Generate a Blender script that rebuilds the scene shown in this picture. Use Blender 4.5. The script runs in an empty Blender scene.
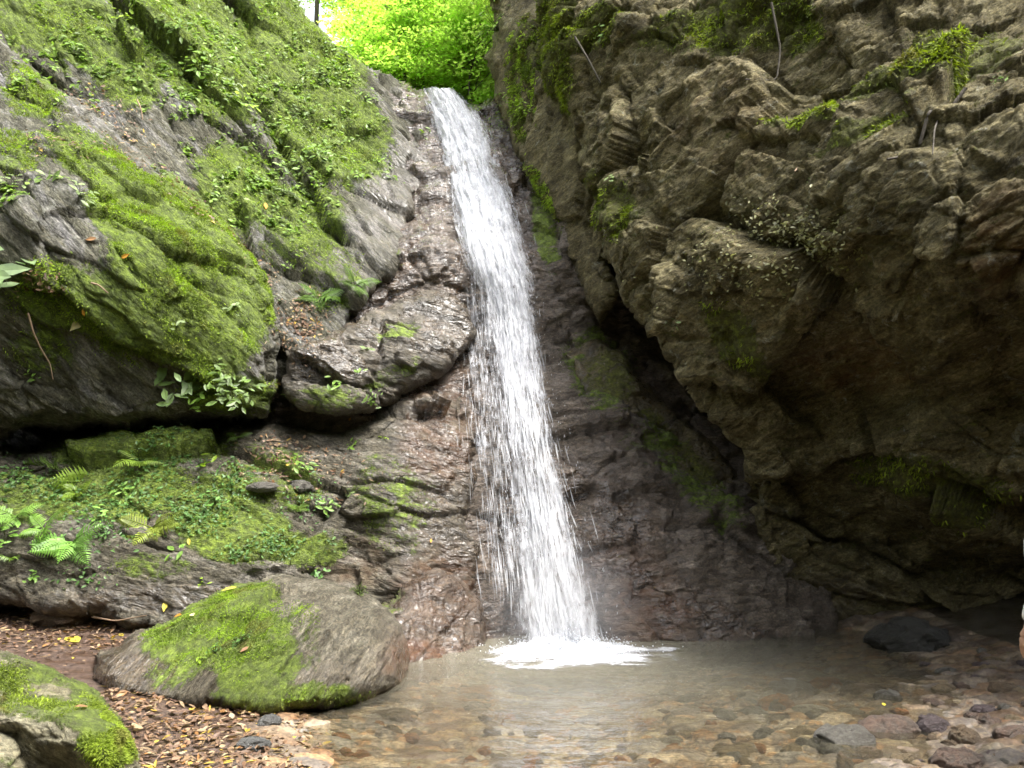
import bpy, math, random
import numpy as np
from mathutils import Vector, Matrix
random.seed(7); RNG = np.random.default_rng(7)
S = bpy.context.scene
COL = S.collection
R = math.radians

# ------------------------------------------------------------------ camera
CAM = np.array([0.0, 0.0, 1.6]); PITCH = R(9.0); F = 740.0
cd = bpy.data.cameras.new("camera"); co = bpy.data.objects.new("camera", cd); COL.objects.link(co)
co.location = CAM; co.rotation_euler = (R(90) + PITCH, 0, 0)
cd.sensor_width = 36.0; cd.lens = 36.0 * F / 1024.0; cd.clip_end = 1000; cd.clip_start = 0.05
S.camera = co
CP, SP = math.cos(PITCH), math.sin(PITCH)

def ray(px, py):
    u = (np.asarray(px, float) - 512) / F; v = (384 - np.asarray(py, float)) / F
    return np.stack([u + 0 * v, CP - v * SP + 0 * u, SP + v * CP + 0 * u], -1)
def pt(px, py, Y):
    d = ray(px, py); return CAM + d * (np.asarray(Y, float) / d[..., 1])[..., None]
def pz(px, py, z):
    d = ray(px, py); return CAM + d * ((z - CAM[2]) / d[..., 2])[..., None]
def project(P):
    d = np.asarray(P) - CAM
    x = d[..., 0]; y = d[..., 1] * CP + d[..., 2] * SP; z = -d[..., 1] * SP + d[..., 2] * CP
    return 512 + F * x / y, 384 - F * z / y

# ------------------------------------------------------------------ noise (numpy)
def _h(ix, iy, iz, seed):
    h = (ix.astype(np.int64) * 374761393 + iy.astype(np.int64) * 668265263 + iz.astype(np.int64) * 2147483647 + seed * 974634777) & 0xFFFFFFFF
    h = ((h ^ (h >> 13)) * 1274126177) & 0xFFFFFFFF
    h = ((h ^ (h >> 16)) * 2246822519) & 0xFFFFFFFF
    return (h ^ (h >> 15)) & 0xFFFFFFFF
def _f(h, k):
    h = ((h + k * 0x9E3779B9) * 2654435761) & 0xFFFFFFFF
    h = ((h ^ (h >> 15)) * 2246822519) & 0xFFFFFFFF
    return ((h ^ (h >> 13)) & 0xFFFFFF) / float(0x1000000)
def perlin(P, seed=0):
    I = np.floor(P).astype(np.int64); f = P - I
    w = f * f * f * (f * (f * 6 - 15) + 10)
    out = np.zeros(len(P))
    for dx in (0, 1):
        for dy in (0, 1):
            for dz in (0, 1):
                h = _h(I[:, 0] + dx, I[:, 1] + dy, I[:, 2] + dz, seed)
                g = (_f(h, 1) * 2 - 1) * (f[:, 0] - dx) + (_f(h, 2) * 2 - 1) * (f[:, 1] - dy) + (_f(h, 3) * 2 - 1) * (f[:, 2] - dz)
                out += g * (w[:, 0] if dx else 1 - w[:, 0]) * (w[:, 1] if dy else 1 - w[:, 1]) * (w[:, 2] if dz else 1 - w[:, 2])
    return out
def fbm(P, octv=4, seed=0, gain=0.5):
    o = 0; a = 1.0; P = np.asarray(P)
    for i in range(octv):
        o = o + a * perlin(P * 2.03 ** i + 13.7 * i, seed + i); a *= gain
    return o
def cells(P, seed=0, jit=0.95):
    """faceted cells: returns plane height, F2-F1, random id"""
    I = np.floor(P).astype(np.int64)
    b1 = np.full(len(P), 9.0); b2 = np.full(len(P), 9.0)
    bh = np.zeros(len(P), np.int64); bc = np.zeros((len(P), 3))
    for dx in (-1, 0, 1):
        for dy in (-1, 0, 1):
            for dz in (-1, 0, 1):
                h = _h(I[:, 0] + dx, I[:, 1] + dy, I[:, 2] + dz, seed)
                c = np.stack([I[:, 0] + dx + .5 + (_f(h, 1) - .5) * jit, I[:, 1] + dy + .5 + (_f(h, 2) - .5) * jit, I[:, 2] + dz + .5 + (_f(h, 3) - .5) * jit], -1)
                d = ((P - c) ** 2).sum(-1)
                n = d < b1
                b2 = np.where(n, b1, np.minimum(b2, d)); b1 = np.where(n, d, b1)
                bh = np.where(n, h, bh); bc[n] = c[n]
    sl = np.stack([_f(bh, 4), _f(bh, 5), _f(bh, 6)], -1) * 2 - 1
    return (_f(bh, 7) - .5) + 0.8 * ((P - bc) * sl).sum(-1), np.sqrt(b2) - np.sqrt(b1), _f(bh, 8)
def strata(P, adeg, sx, sy, sz):
    """rotate about Y so that the bedding's long axis is X', then scale by 1/size"""
    a = R(adeg); c, s = math.cos(a), math.sin(a)
    return np.stack([(P[:, 0] * c + P[:, 2] * s) / sx, P[:, 1] / sy, (-P[:, 0] * s + P[:, 2] * c) / sz], -1)
def sm(x, a, b):
    t = np.clip((x - a) / (b - a), 0, 1); return t * t * (3 - 2 * t)

class TPS:
    def __init__(s, pts, vals, lam=0.02, sc=100.0):
        s.sc = sc; s.p = np.array(pts, float) / sc; n = len(s.p)
        r = np.linalg.norm(s.p[:, None] - s.p[None], axis=-1); K = np.where(r > 0, r * r * np.log(r + 1e-9), 0) + lam * np.eye(n)
        Q = np.hstack([np.ones((n, 1)), s.p]); A = np.block([[K, Q], [Q.T, np.zeros((3, 3))]])
        s.w = np.linalg.solve(A, np.concatenate([np.array(vals, float), np.zeros(3)]))
    def __call__(s, x, y):
        x = np.asarray(x, float) / s.sc; y = np.asarray(y, float) / s.sc
        o = s.w[-3] + s.w[-2] * x + s.w[-1] * y
        for i, p in enumerate(s.p):
            r2 = (x - p[0]) ** 2 + (y - p[1]) ** 2
            o = o + s.w[i] * 0.5 * r2 * np.log(r2 + 1e-12)
        return o

# ------------------------------------------------------------------ mesh helpers
def mesh_np(name, V, faces, smooth=True):
    """faces: list of integer arrays (n,k)"""
    me = bpy.data.meshes.new(name); V = np.asarray(V, np.float32)
    me.vertices.add(len(V)); me.vertices.foreach_set("co", V.ravel())
    fl = [np.asarray(f, np.int32) for f in faces if len(f)]
    idx = np.concatenate([f.ravel() for f in fl]); tot = np.concatenate([np.full(len(f), f.shape[1], np.int32) for f in fl])
    me.loops.add(len(idx)); me.loops.foreach_set("vertex_index", idx)
    me.polygons.add(len(tot)); me.polygons.foreach_set("loop_start", np.concatenate([[0], np.cumsum(tot)[:-1]]).astype(np.int32))
    me.update(calc_edges=True); me.validate()
    me.polygons.foreach_set("use_smooth", np.full(len(me.polygons), smooth))
    return me
def fattr(me, name, vals):
    a = me.attributes.new(name, 'FLOAT', 'POINT'); a.data.foreach_set("value", np.asarray(vals, np.float32))
def cattr(me, name, vals):
    a = me.attributes.new(name, 'FLOAT_COLOR', 'POINT'); v = np.ones((len(vals), 4), np.float32); v[:, :3] = vals; a.data.foreach_set("color", v.ravel())
def link(name, me, mat=None, parent=None, loc=None):
    o = bpy.data.objects.new(name, me); COL.objects.link(o)
    if mat and me: me.materials.append(mat)
    if parent: o.parent = parent
    if loc is not None: o.location = loc
    return o
def tag(o, label=None, cat=None, group=None, kind=None):
    if label: o['label'] = label
    if cat: o['category'] = cat
    if group: o['group'] = group
    if kind: o['kind'] = kind
    return o
def empty(name, loc):
    o = bpy.data.objects.new(name, None); COL.objects.link(o); o.location = loc; o.empty_display_size = .1; return o
def frame(n, spin):
    """orthonormal frames (N,3,3) with z = n, turned by spin"""
    n = n / (np.linalg.norm(n, axis=-1, keepdims=True) + 1e-9)
    ref = np.where(np.abs(n[:, 2:3]) < .9, np.array([[0, 0, 1.]]), np.array([[1., 0, 0]]))
    x = np.cross(ref, n); x /= np.linalg.norm(x, axis=-1, keepdims=True) + 1e-9; y = np.cross(n, x)
    c, s = np.cos(spin)[:, None], np.sin(spin)[:, None]
    return np.stack([x * c + y * s, -x * s + y * c, n], 1)
def scatter(name, tv, tf, pos, fr, scale, cols=None):
    """one mesh out of N copies of a template; cols (N,3)"""
    N = len(pos); k = len(tv)
    scale = np.asarray(scale); scale = scale[:, None] * np.ones(3) if scale.ndim == 1 else scale
    L = tv[None] * scale[:, None, :]
    W = pos[:, None, :] + np.einsum('nki,nij->nkj', L, fr)
    me = mesh_np(name, W.reshape(-1, 3), [(np.asarray(f)[None] + (np.arange(N) * k)[:, None, None]).reshape(-1, np.asarray(f).shape[1]) for f in tf], smooth=False)
    if cols is not None: cattr(me, "col", np.repeat(cols, k, 0))
    return me
def tube(path, rad, n=7):
    path = np.asarray(path, float); rad = np.broadcast_to(np.asarray(rad, float), (len(path),))
    T = np.gradient(path, axis=0); T /= np.linalg.norm(T, axis=1, keepdims=True) + 1e-9
    fr = frame(T, np.zeros(len(path)))
    a = np.linspace(0, 2 * np.pi, n, endpoint=False)
    V = path[:, None] + rad[:, None, None] * (np.cos(a)[None, :, None] * fr[:, None, 0] + np.sin(a)[None, :, None] * fr[:, None, 1])
    i, j = np.meshgrid(np.arange(len(path) - 1), np.arange(n), indexing='ij'); j2 = (j + 1) % n
    Fq = np.stack([i * n + j, i * n + j2, (i + 1) * n + j2, (i + 1) * n + j], -1).reshape(-1, 4)
    return V.reshape(-1, 3), Fq
def joinm(parts):
    Vs, Fs, o = [], [], 0
    for v, f in parts:
        Vs.append(v); Fs.append(np.asarray(f) + o); o += len(v)
    return np.concatenate(Vs), Fs

# ------------------------------------------------------------------ node helpers
class NT:
    def __init__(s, name):
        s.m = bpy.data.materials.new(name); s.m.use_nodes = True; s.t = s.m.node_tree; s.t.nodes.clear()
        s.out = s.n('ShaderNodeOutputMaterial')
    def n(s, typ, **kw):
        nd = s.t.nodes.new(typ)
        for k, v in kw.items(): setattr(nd, k, v)
        return nd
    def l(s, a, b): s.t.links.new(a, b)
    def put(s, sock, v):
        if hasattr(v, 'links') or isinstance(v, bpy.types.NodeSocket): s.l(v, sock)
        elif v is not None:
            if isinstance(v, (tuple, list)) and len(v) == 3 and sock.type == 'RGBA': v = (*v, 1)
            sock.default_value = v
    def pos(s): return s.n('ShaderNodeNewGeometry').outputs['Position']
    def mapping(s, v, rot=(0, 0, 0), scale=(1, 1, 1), loc=(0, 0, 0)):
        m = s.n('ShaderNodeMapping'); s.l(v, m.inputs[0]); m.inputs['Rotation'].default_value = rot; m.inputs['Scale'].default_value = scale; m.inputs['Location'].default_value = loc
        return m.outputs[0]
    def noise(s, v, scale, detail=4, rough=.55, dist=0, col=False):
        n = s.n('ShaderNodeTexNoise'); s.l(v, n.inputs['Vector']); n.inputs['Scale'].default_value = scale; n.inputs['Detail'].default_value = detail
        n.inputs['Roughness'].default_value = rough; n.inputs['Distortion'].default_value = dist
        return n.outputs['Color' if col else 'Fac']
    def vor(s, v, scale, feat='F1', out='Distance'):
        n = s.n('ShaderNodeTexVoronoi', feature=feat); s.l(v, n.inputs['Vector']); n.inputs['Scale'].default_value = scale
        return n.outputs[out]
    def attr(s, name, out='Fac'):
        n = s.n('ShaderNodeAttribute', attribute_name=name); return n.outputs[out]
    def math(s, op, a, b=None, c=None, clamp=False):
        n = s.n('ShaderNodeMath', operation=op, use_clamp=clamp); s.put(n.inputs[0], a)
        if b is not None: s.put(n.inputs[1], b)
        if c is not None: s.put(n.inputs[2], c)
        return n.outputs[0]
    def rng(s, v, a, b, c=0., d=1., smooth=False):
        n = s.n('ShaderNodeMapRange', interpolation_type='SMOOTHSTEP' if smooth else 'LINEAR'); s.put(n.inputs[0], v)
        for i, x in enumerate((a, b, c, d)): s.put(n.inputs[i + 1], x)
        return n.outputs[0]
    def mix(s, f, a, b, mode='MIX'):
        n = s.n('ShaderNodeMix', data_type='RGBA', blend_type=mode); s.put(n.inputs[0], f); s.put(n.inputs[6], a); s.put(n.inputs[7], b); return n.outputs[2]
    def ramp(s, v, stops):
        n = s.n('ShaderNodeValToRGB'); s.l(v, n.inputs[0]); e = n.color_ramp.elements
        while len(e) < len(stops): e.new(.5)
        for x, (p, c) in zip(e, stops): x.position = p; x.color = (*c, 1)
        return n.outputs[0]
    def bump(s, h, strength, dist, normal=None):
        n = s.n('ShaderNodeBump'); s.put(n.inputs['Height'], h); n.inputs['Strength'].default_value = strength; n.inputs['Distance'].default_value = dist
        if normal: s.l(normal, n.inputs['Normal'])
        return n.outputs[0]
    def bsdf(s, col, rough=.8, spec=.5, normal=None, **kw):
        n = s.n('ShaderNodeBsdfPrincipled'); s.put(n.inputs['Base Color'], col); s.put(n.inputs['Roughness'], rough); s.put(n.inputs['Specular IOR Level'], spec)
        if normal: s.l(normal, n.inputs['Normal'])
        for k, v in kw.items(): s.put(n.inputs[k], v)
        return n.outputs[0]
    def mixs(s, f, a, b):
        n = s.n('ShaderNodeMixShader'); s.put(n.inputs[0], f); s.l(a, n.inputs[1]); s.l(b, n.inputs[2]); return n.outputs[0]
    def done(s, sh): s.l(sh, s.out.inputs[0]); return s.m

def rock_mat(name, c1, c2, c3, adeg, sh=(1, 1, 2.6), lichen=.35, moss=((.05, .065, .016), (.125, .18, .026), (.29, .40, .045))):
    t = NT(name); p = t.pos()
    q = t.mapping(t.mapping(p, rot=(0, R(adeg), 0)), scale=sh)
    big = t.noise(q, 1.5, 9, .68, .6)
    col = t.ramp(big, [(.32, c1), (.5, c2), (.68, c3)])
    st = t.noise(q, 6, 6, .65, 1.2)
    col = t.mix(1.0, col, t.ramp(st, [(.3, (.42, .42, .42)), (.5, (.95, .95, .95)), (.70, (1.7, 1.66, 1.6))]), 'MULTIPLY')
    fine = t.noise(p, 38, 6, .7)
    col = t.mix(1.0, col, t.ramp(fine, [(.3, (.5, .5, .5)), (.5, (1, 1, 1)), (.72, (1.65, 1.65, 1.6))]), 'MULTIPLY')
    li = t.noise(p, 5.0, 8, .75, .5)
    col = t.mix(t.math('MULTIPLY', t.rng(li, .58, .66, smooth=True), lichen), col, (.46, .47, .40))
    rs = t.attr('rust'); col = t.mix(t.math('MULTIPLY', rs, t.rng(t.noise(q, 4, 6, .7), .35, .6)), col, (.20, .085, .028))
    wet = t.math('MULTIPLY', t.attr('wet'), t.rng(t.noise(t.mapping(p, scale=(3.2, 3.2, .5)), 1.0, 5, .6, .5), .36, .52, .45, 1.0, True))  # real wetness, plus shade painted into the recess right of the fall
    col = t.mix(wet, col, t.mix(1.0, col, (.42, .34, .275), 'MULTIPLY'))
    mo = t.attr('moss'); n1 = t.noise(q, 2.6, 9, .72, .6); n2 = t.noise(p, 22, 5, .7)
    mm = t.math('ADD', mo, t.math('ADD', t.math('MULTIPLY', t.math('SUBTRACT', n1, .5), 1.7), t.math('MULTIPLY', t.math('SUBTRACT', n2, .5), .7)))
    mk = t.rng(mm, .42, .66, smooth=True)
    mcol = t.ramp(t.noise(p, 13, 9, .8), [(.36, moss[0]), (.5, moss[1]), (.66, moss[2])])
    mk = t.math('MULTIPLY', mk, t.rng(mo, .02, .2))
    col = t.mix(t.math('MULTIPLY', mk, .86), col, mcol)
    rough = t.rng(t.math('MULTIPLY', wet, t.math('SUBTRACT', 1.0, t.math('MULTIPLY', mk, .8))), 0, 1, .88, t.rng(t.noise(p, 14, 4), .35, .65, .07, .30))
    hb = t.math('ADD', t.math('MULTIPLY', t.noise(q, 9, 9, .72, .5), 1.0), t.math('MULTIPLY', fine, .35))
    hv = t.math('MULTIPLY', t.vor(t.mapping(q, loc=(3, 1, 2)), 5, 'DISTANCE_TO_EDGE'), 0.8)
    hb = t.math('ADD', hb, t.math('MINIMUM', hv, .10))
    hb = t.math('ADD', hb, t.math('MULTIPLY', mk, t.math('MULTIPLY', n2, .5)))
    hb = t.math('MULTIPLY', hb, t.rng(wet, 0, 1, 1.0, .3))
    wb = t.math('ADD', t.noise(q, 4.5, 3, .5, .8), t.math('MULTIPLY', t.noise(p, 20, 1, .5), .06))
    nr = t.bump(t.math('ADD', hb, t.math('MULTIPLY', t.math('MULTIPLY', wb, wet), .9)), 1.0, .085)
    nc = t.bump(wb, 1.0, .09)
    film = t.math('MULTIPLY', wet, t.math('SUBTRACT', 1.0, t.math('MULTIPLY', mk, .85)))
    n = t.bsdf(col, rough, t.rng(film, 0, 1, .3, .7), nr)
    b = n.node; t.l(t.math('MULTIPLY', film, .4), b.inputs['Coat Weight']); b.inputs['Coat Roughness'].default_value = .12; b.inputs['Coat IOR'].default_value = 1.5; t.l(nc, b.inputs['Coat Normal'])
    return t.done(n)

# ------------------------------------------------------------------ rock masses
ROCKS = []      # for placing plants and leaves on them
def blobs(px, py, bl):
    o = np.zeros(px.shape)
    for (cx, cy, rx, ry, a, s) in bl:
        c, q = math.cos(R(a)), math.sin(R(a)); dx, dy = px - cx, py - cy
        e = np.sqrt(((dx * c + dy * q) / rx) ** 2 + ((-dx * q + dy * c) / ry) ** 2)
        o = np.maximum(o, s * (1 - sm(e, .55, 1.25)))
    return o
def polydist(px, py, poly):
    poly = np.array(poly, float); ins = np.zeros(px.shape, bool); d = np.full(px.shape, 1e9)
    for i in range(len(poly)):
        a, b = poly[i], poly[(i + 1) % len(poly)]
        c = ((a[1] > py) != (b[1] > py)) & (px < (b[0] - a[0]) * (py - a[1]) / (b[1] - a[1] + 1e-12) + a[0]); ins ^= c
        ab = b - a; tt = np.clip(((px - a[0]) * ab[0] + (py - a[1]) * ab[1]) / (ab @ ab), 0, 1)
        d = np.minimum(d, np.hypot(px - a[0] - tt * ab[0], py - a[1] - tt * ab[1]))
    return np.where(ins, d, -d)
def axis_lines(lo, hi, fl, fh, step, cs):
    g = [np.arange(max(lo, fl), min(hi, fh) + step, step)]
    if lo < fl: g.insert(0, np.arange(lo, fl, cs))
    if hi > fh: g.append(np.arange(fh + step, hi + cs, cs))
    g = np.unique(np.concatenate(g)); return g
def rock(name, poly, ctrl, mat, disp, step=1.6, cw=16, cdp=1.0, wob=4.0, skirt=1.5, moss=(), wet=(), rust=(), wet_shade0=0., moss0=0., label=None, cat='rock'):
    P0 = np.array(poly, float); lo, hi = P0.min(0) - 6, P0.max(0) + 6
    gx = axis_lines(lo[0], hi[0], -30, 1054, step, 7); gy = axis_lines(lo[1], hi[1], -30, 798, step, 7)
    px, py = np.meshgrid(gx, gy); sh = px.shape
    d = polydist(px, py, poly)
    w2 = np.stack([px.ravel() / 45, py.ravel() / 45, np.full(px.size, len(name) * 3.1)], -1)
    d = d + wob * (2.2 * fbm(w2, 4, 5, .6)).reshape(sh)
    c = np.array(ctrl, float); Y = TPS(c[:, :2], c[:, 2])(px, py)
    t = np.clip(d / cw, 0, 1); Y = Y + cdp * (1 - np.sqrt(np.clip(1 - (1 - t) ** 2, 0, 1)))
    P = pt(px, py, Y)
    ax = np.gradient(P, axis=1); ay = np.gradient(P, axis=0); n = np.cross(ax.reshape(-1, 3), ay.reshape(-1, 3)); n /= np.linalg.norm(n, axis=1, keepdims=True) + 1e-9
    Pf = P.reshape(-1, 3); n *= np.where(((CAM - Pf) * n).sum(1) < 0, -1, 1)[:, None]
    m = (d > 0).ravel(); keep = np.where(m)[0]
    D = np.zeros(len(Pf)); D[keep] = disp(Pf[keep], px.ravel()[keep], py.ravel()[keep]) * (.2 + .8 * sm(d.ravel()[keep], 0, cw))
    Pd = Pf + n * D[:, None]
    ids = np.arange(px.size).reshape(sh); M = m.reshape(sh)
    cm = M[:-1, :-1] & M[1:, :-1] & M[:-1, 1:] & M[1:, 1:]
    q = np.stack([ids[:-1, :-1][cm], ids[1:, :-1][cm], ids[1:, 1:][cm], ids[:-1, 1:][cm]], -1)
    used = np.unique(q); remap = np.full(px.size, -1); remap[used] = np.arange(len(used)); q = remap[q]
    V = Pd[used]; mo = np.clip(moss0 + blobs(px.ravel()[used], py.ravel()[used], moss), 0, 1); we = np.clip(wet_shade0 + blobs(px.ravel()[used], py.ravel()[used], wet), 0, 1); ru = blobs(px.ravel()[used], py.ravel()[used], rust)
    # normals after displacement
    e1 = V[q[:, 2]] - V[q[:, 0]]; e2 = V[q[:, 3]] - V[q[:, 1]]; fn = np.cross(e1, e2); N = np.zeros_like(V)
    for k in range(4): np.add.at(N, q[:, k], fn)
    N /= np.linalg.norm(N, axis=1, keepdims=True) + 1e-9
    ROCKS.append(dict(name=name, V=V, N=N, px=px.ravel()[used], py=py.ravel()[used], moss=mo, q=q, area=.5 * np.linalg.norm(fn, axis=1), fn=fn, d=d.ravel()[used]))
    # back skirt: the rim carried away from the front face
    e = np.concatenate([q[:, [0, 1]], q[:, [1, 2]], q[:, [2, 3]], q[:, [3, 0]]]); key = np.sort(e, 1); kk = key[:, 0].astype(np.int64) * len(V) + key[:, 1]
    u, ix, cn = np.unique(kk, return_index=True, return_counts=True); be = e[ix[cn == 1]]
    bv = np.unique(be); mp = np.full(len(V), -1); mp[bv] = len(V) + np.arange(len(bv))
    dirv = V[bv] - CAM; dirv /= np.linalg.norm(dirv, axis=1, keepdims=True)
    V2 = np.concatenate([V, V[bv] + dirv * skirt]); sk = np.stack([be[:, 1], be[:, 0], mp[be[:, 0]], mp[be[:, 1]]], -1)
    me = mesh_np(name, V2, [q, sk])
    for nm, vv in (('moss', mo), ('wet', we), ('rust', ru)): fattr(me, nm, np.concatenate([vv, vv[bv]]))
    b = V2.min(0); base = np.array([V2[:, 0].mean(), V2[:, 1].mean(), b[2]])
    me.transform(Matrix.Translation(Vector(-base)))
    o = link(name, me, mat, loc=base); tag(o, label, cat); ROCKS[-1]['obj'] = o; ROCKS[-1]['base'] = base
    return o
def disp_rock(adeg, a=1.0, st=(2.2, 1.6, 1.0), big=.22, seed=0, sizes=((1.15, .30), (.42, .26), (.16, .22)), fine=.012):
    def f(P, px, py):
        W0 = np.stack([fbm(P / .9, 2, seed + 31), fbm(P / .9, 2, seed + 32), fbm(P / .9, 2, seed + 33)], -1)
        h = big * fbm(P / 1.8, 3, seed)
        for k, (s, am) in enumerate(sizes):
            c, e, r = cells(strata(P + W0 * min(.16, .17 * s + .02), adeg, st[0] * s, st[1] * s, st[2] * s), seed + 50 + k)
            h = h + am * s * c - .055 * s * (1 - sm(e, 0, .12))
        h = h + fine * fbm(strata(P, adeg, .12, .12, .05), 4, seed + 9, .65) * 2
        return a * h
    return f

m_left = rock_mat('mossy_grey_rock', (.055, .052, .036), (.125, .12, .087), (.255, .247, .25), -48, sh=(.8, 1, 2.8), lichen=.45)
m_low = rock_mat('ledge_rock', (.06, .052, .036), (.125, .112, .082), (.25, .232, .2), -14, lichen=.35)
m_mid = rock_mat('wet_brown_rock', (.075, .058, .042), (.145, .118, .092), (.29, .255, .22), 10, lichen=.15)
m_right = rock_mat('olive_brown_rock', (.062, .05, .022), (.145, .122, .058), (.285, .25, .14), 28, lichen=.42, moss=((.038, .04, .012), (.085, .09, .018), (.20, .24, .025)))
m_boul = rock_mat('striated_boulder_rock', (.085, .072, .05), (.155, .138, .10), (.30, .275, .215), 62, sh=(1, 1, 4), lichen=.15)

# central wet face carrying the fall
FACE_C = [(400, 85, 14.6), (450, 95, 14.5), (500, 100, 14.5), (560, 100, 14.2), (300, 100, 14.2), (420, 180, 13), (480, 180, 13), (540, 180, 13.2), (300, 280, 10.9), (400, 250, 11.6), (440, 262, 11.3), (450, 300, 11.5), (540, 280, 11.9), (440, 330, 11.5),
  (300, 400, 10.4), (400, 400, 10.4), (480, 400, 10.8), (560, 400, 10.8), (640, 420, 11), (400, 500, 9.9), (480, 500, 10.0), (560, 500, 10.0), (650, 500, 9.9), (720, 540, 9.7), (600, 250, 12.3), (650, 350, 12.7), (690, 400, 12.4), (720, 480, 10.9), (760, 540, 10.2),
  (440, 640, 9.0), (520, 640, 9.15), (600, 635, 9.2), (700, 630, 9.2), (760, 620, 9.3), (820, 640, 9.6), (820, 400, 11.5), (820, 250, 12), (640, 150, 13), (250, 640, 9.3), (500, 700, 8.7), (700, 700, 8.8), (250, 200, 12.5)]
FACE = TPS(np.array(FACE_C)[:, :2], np.array(FACE_C)[:, 2])
rock('rock_face', [(255, 300), (330, 240), (370, 130), (385, 78), (402, 84), (420, 92), (460, 104), (490, 100), (540, 96), (640, 100), (830, 200), (840, 690), (250, 690)], FACE_C, m_mid,
     disp_rock(10, .62, seed=3, st=(1.7, 1.4, 1.0), sizes=((.9, .30), (.33, .34), (.13, .34)), fine=.02), cw=8, cdp=.8, step=1.7, wet_shade0=.25,
     wet=[(450, 250, 110, 260, 14, .9), (560, 560, 130, 110, 0, .9), (470, 590, 60, 70, 0, .95), (420, 130, 50, 60, 0, .95), (430, 420, 70, 110, 0, .7), (660, 400, 90, 130, -30, .45)],  # last blob darkens the recess: shade of the overhang put into the colour
     moss=[(600, 370, 42, 60, -30, .62), (690, 470, 28, 90, -40, .6), (545, 220, 14, 60, -10, .7), (385, 205, 22, 18, 0, .6), (380, 265, 30, 16, 0, .5), (395, 330, 36, 16, 0, .6), (520, 120, 40, 22, 20, .5), (640, 440, 30, 40, -40, .4)],
     rust=[(450, 640, 40, 26, 0, .8), (620, 590, 60, 60, 0, .35), (420, 420, 60, 70, 0, .35)],
     label='wet brown rock face that the waterfall runs down', cat='rock face')

rock('mossy_slope', [(-260, -250), (150, -250), (275, -60), (298, -4), (345, 50), (385, 70), (406, 88), (424, 125), (442, 165), (432, 188), (415, 205), (400, 260), (345, 330), (335, 540), (-260, 560)],
     [(0, 0, 10.5), (150, 0, 11.5), (300, 0, 14), (385, 75, 14.4), (100, 100, 10.2), (200, 100, 11), (300, 100, 12.6), (390, 110, 13.7), (200, 200, 10.2), (300, 200, 11.4), (400, 190, 12.6), (270, 280, 10.1), (300, 330, 10.0), (200, 400, 10.3), (0, 400, 10.1), (-250, 0, 8.5), (-250, -250, 9.5), (0, -250, 12.5), (280, -60, 14.6), (400, 0, 15.5), (300, 460, 10.4), (0, 470, 10.6), (0, 560, 10.6), (300, 540, 10.5), (-250, 470, 9.2), (400, 300, 11)],
     m_left, disp_rock(-48, .85, seed=11, st=(2.8, 1.6, .9)), cw=10, cdp=.9, skirt=3.0,
     moss=[(300, 40, 90, 60, 45, .9), (200, 40, 120, 60, 45, .75), (60, 10, 80, 60, 30, .75), (330, 130, 80, 60, 45, .75), (240, 180, 60, 50, 45, .7), (300, 220, 60, 50, 40, .6), (370, 170, 30, 30, 0, .35), (120, 60, 60, 40, 45, .7), (-100, 0, 160, 100, 20, .7), (330, 280, 40, 40, 0, .4)], moss0=.09,
     wet=[(410, 190, 50, 60, 30, .8), (370, 270, 50, 50, 30, .5)],
     label='steep green mossy upper slope rising left of the waterfall', cat='rock slope')

rock('mossy_bulge', [(-260, -70), (-100, -20), (0, 32), (60, 88), (120, 132), (190, 188), (238, 232), (266, 275), (278, 330), (276, 385), (262, 416), (215, 426), (150, 430), (80, 432), (0, 438), (-260, 460)],
     [(0, 100, 8.9), (0, 180, 8.1), (0, 250, 7.7), (0, 350, 7.9), (0, 430, 8.4), (100, 120, 9.2), (100, 180, 8.5), (100, 250, 8), (100, 350, 8.2), (100, 430, 8.6), (200, 200, 9.2), (200, 300, 8.4), (200, 380, 8.6), (200, 420, 8.8), (260, 280, 9.3), (275, 350, 9), (260, 415, 9.0), (-250, 0, 7.6), (-250, 250, 6.2), (-250, 430, 6.7), (60, 60, 9.6), (0, 30, 9.5), (50, 200, 8.0), (150, 250, 8.1)],
     m_left, disp_rock(-40, .75, seed=21, st=(2.6, 1.6, .9)), cw=22, cdp=1.2, wob=5, skirt=1.5,
     moss=[(185, 240, 75, 90, 30, 1.0), (150, 320, 90, 50, 10, .95), (230, 310, 45, 90, 20, .85), (130, 210, 50, 40, 20, .8), (60, 300, 60, 40, 0, .55), (225, 395, 50, 25, 0, .8), (90, 160, 60, 30, 30, .6), (30, 90, 40, 30, 30, .5), (40, 350, 40, 30, 0, .4), (0, 150, 60, 30, 20, .45), (-150, 250, 100, 120, 0, .7)], moss0=.16,
     label='big rounded mossy rock bulge overhanging the fern ledge', cat='rock outcrop')

rock('shelf_rock', [(283, 352), (312, 338), (345, 322), (400, 298), (440, 290), (470, 300), (480, 335), (458, 362), (425, 385), (392, 404), (348, 416), (300, 410), (284, 395)],
     [(283, 350, 9.5), (283, 400, 9.5), (340, 330, 9.9), (340, 380, 9.6), (340, 415, 9.6), (400, 300, 10.6), (400, 350, 10.0), (400, 400, 10.05), (470, 300, 11.2), (470, 350, 10.7), (440, 380, 10.3)],
     m_low, disp_rock(-20, .75, seed=27, st=(2.0, 1.5, .8), sizes=((1.0, .3), (.36, .32), (.14, .3))), cw=11, cdp=.45, skirt=1.4, wet_shade0=.55, wet=[(440, 320, 50, 40, 0, 1.0), (350, 350, 60, 30, -20, .8)], moss=[(330, 395, 40, 14, 0, .55), (400, 330, 30, 14, -15, .6), (390, 375, 40, 14, -20, .5)],
     label='grey rock shelf above the dark gap, between mossy bulge and waterfall', cat='rock shelf')

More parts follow.
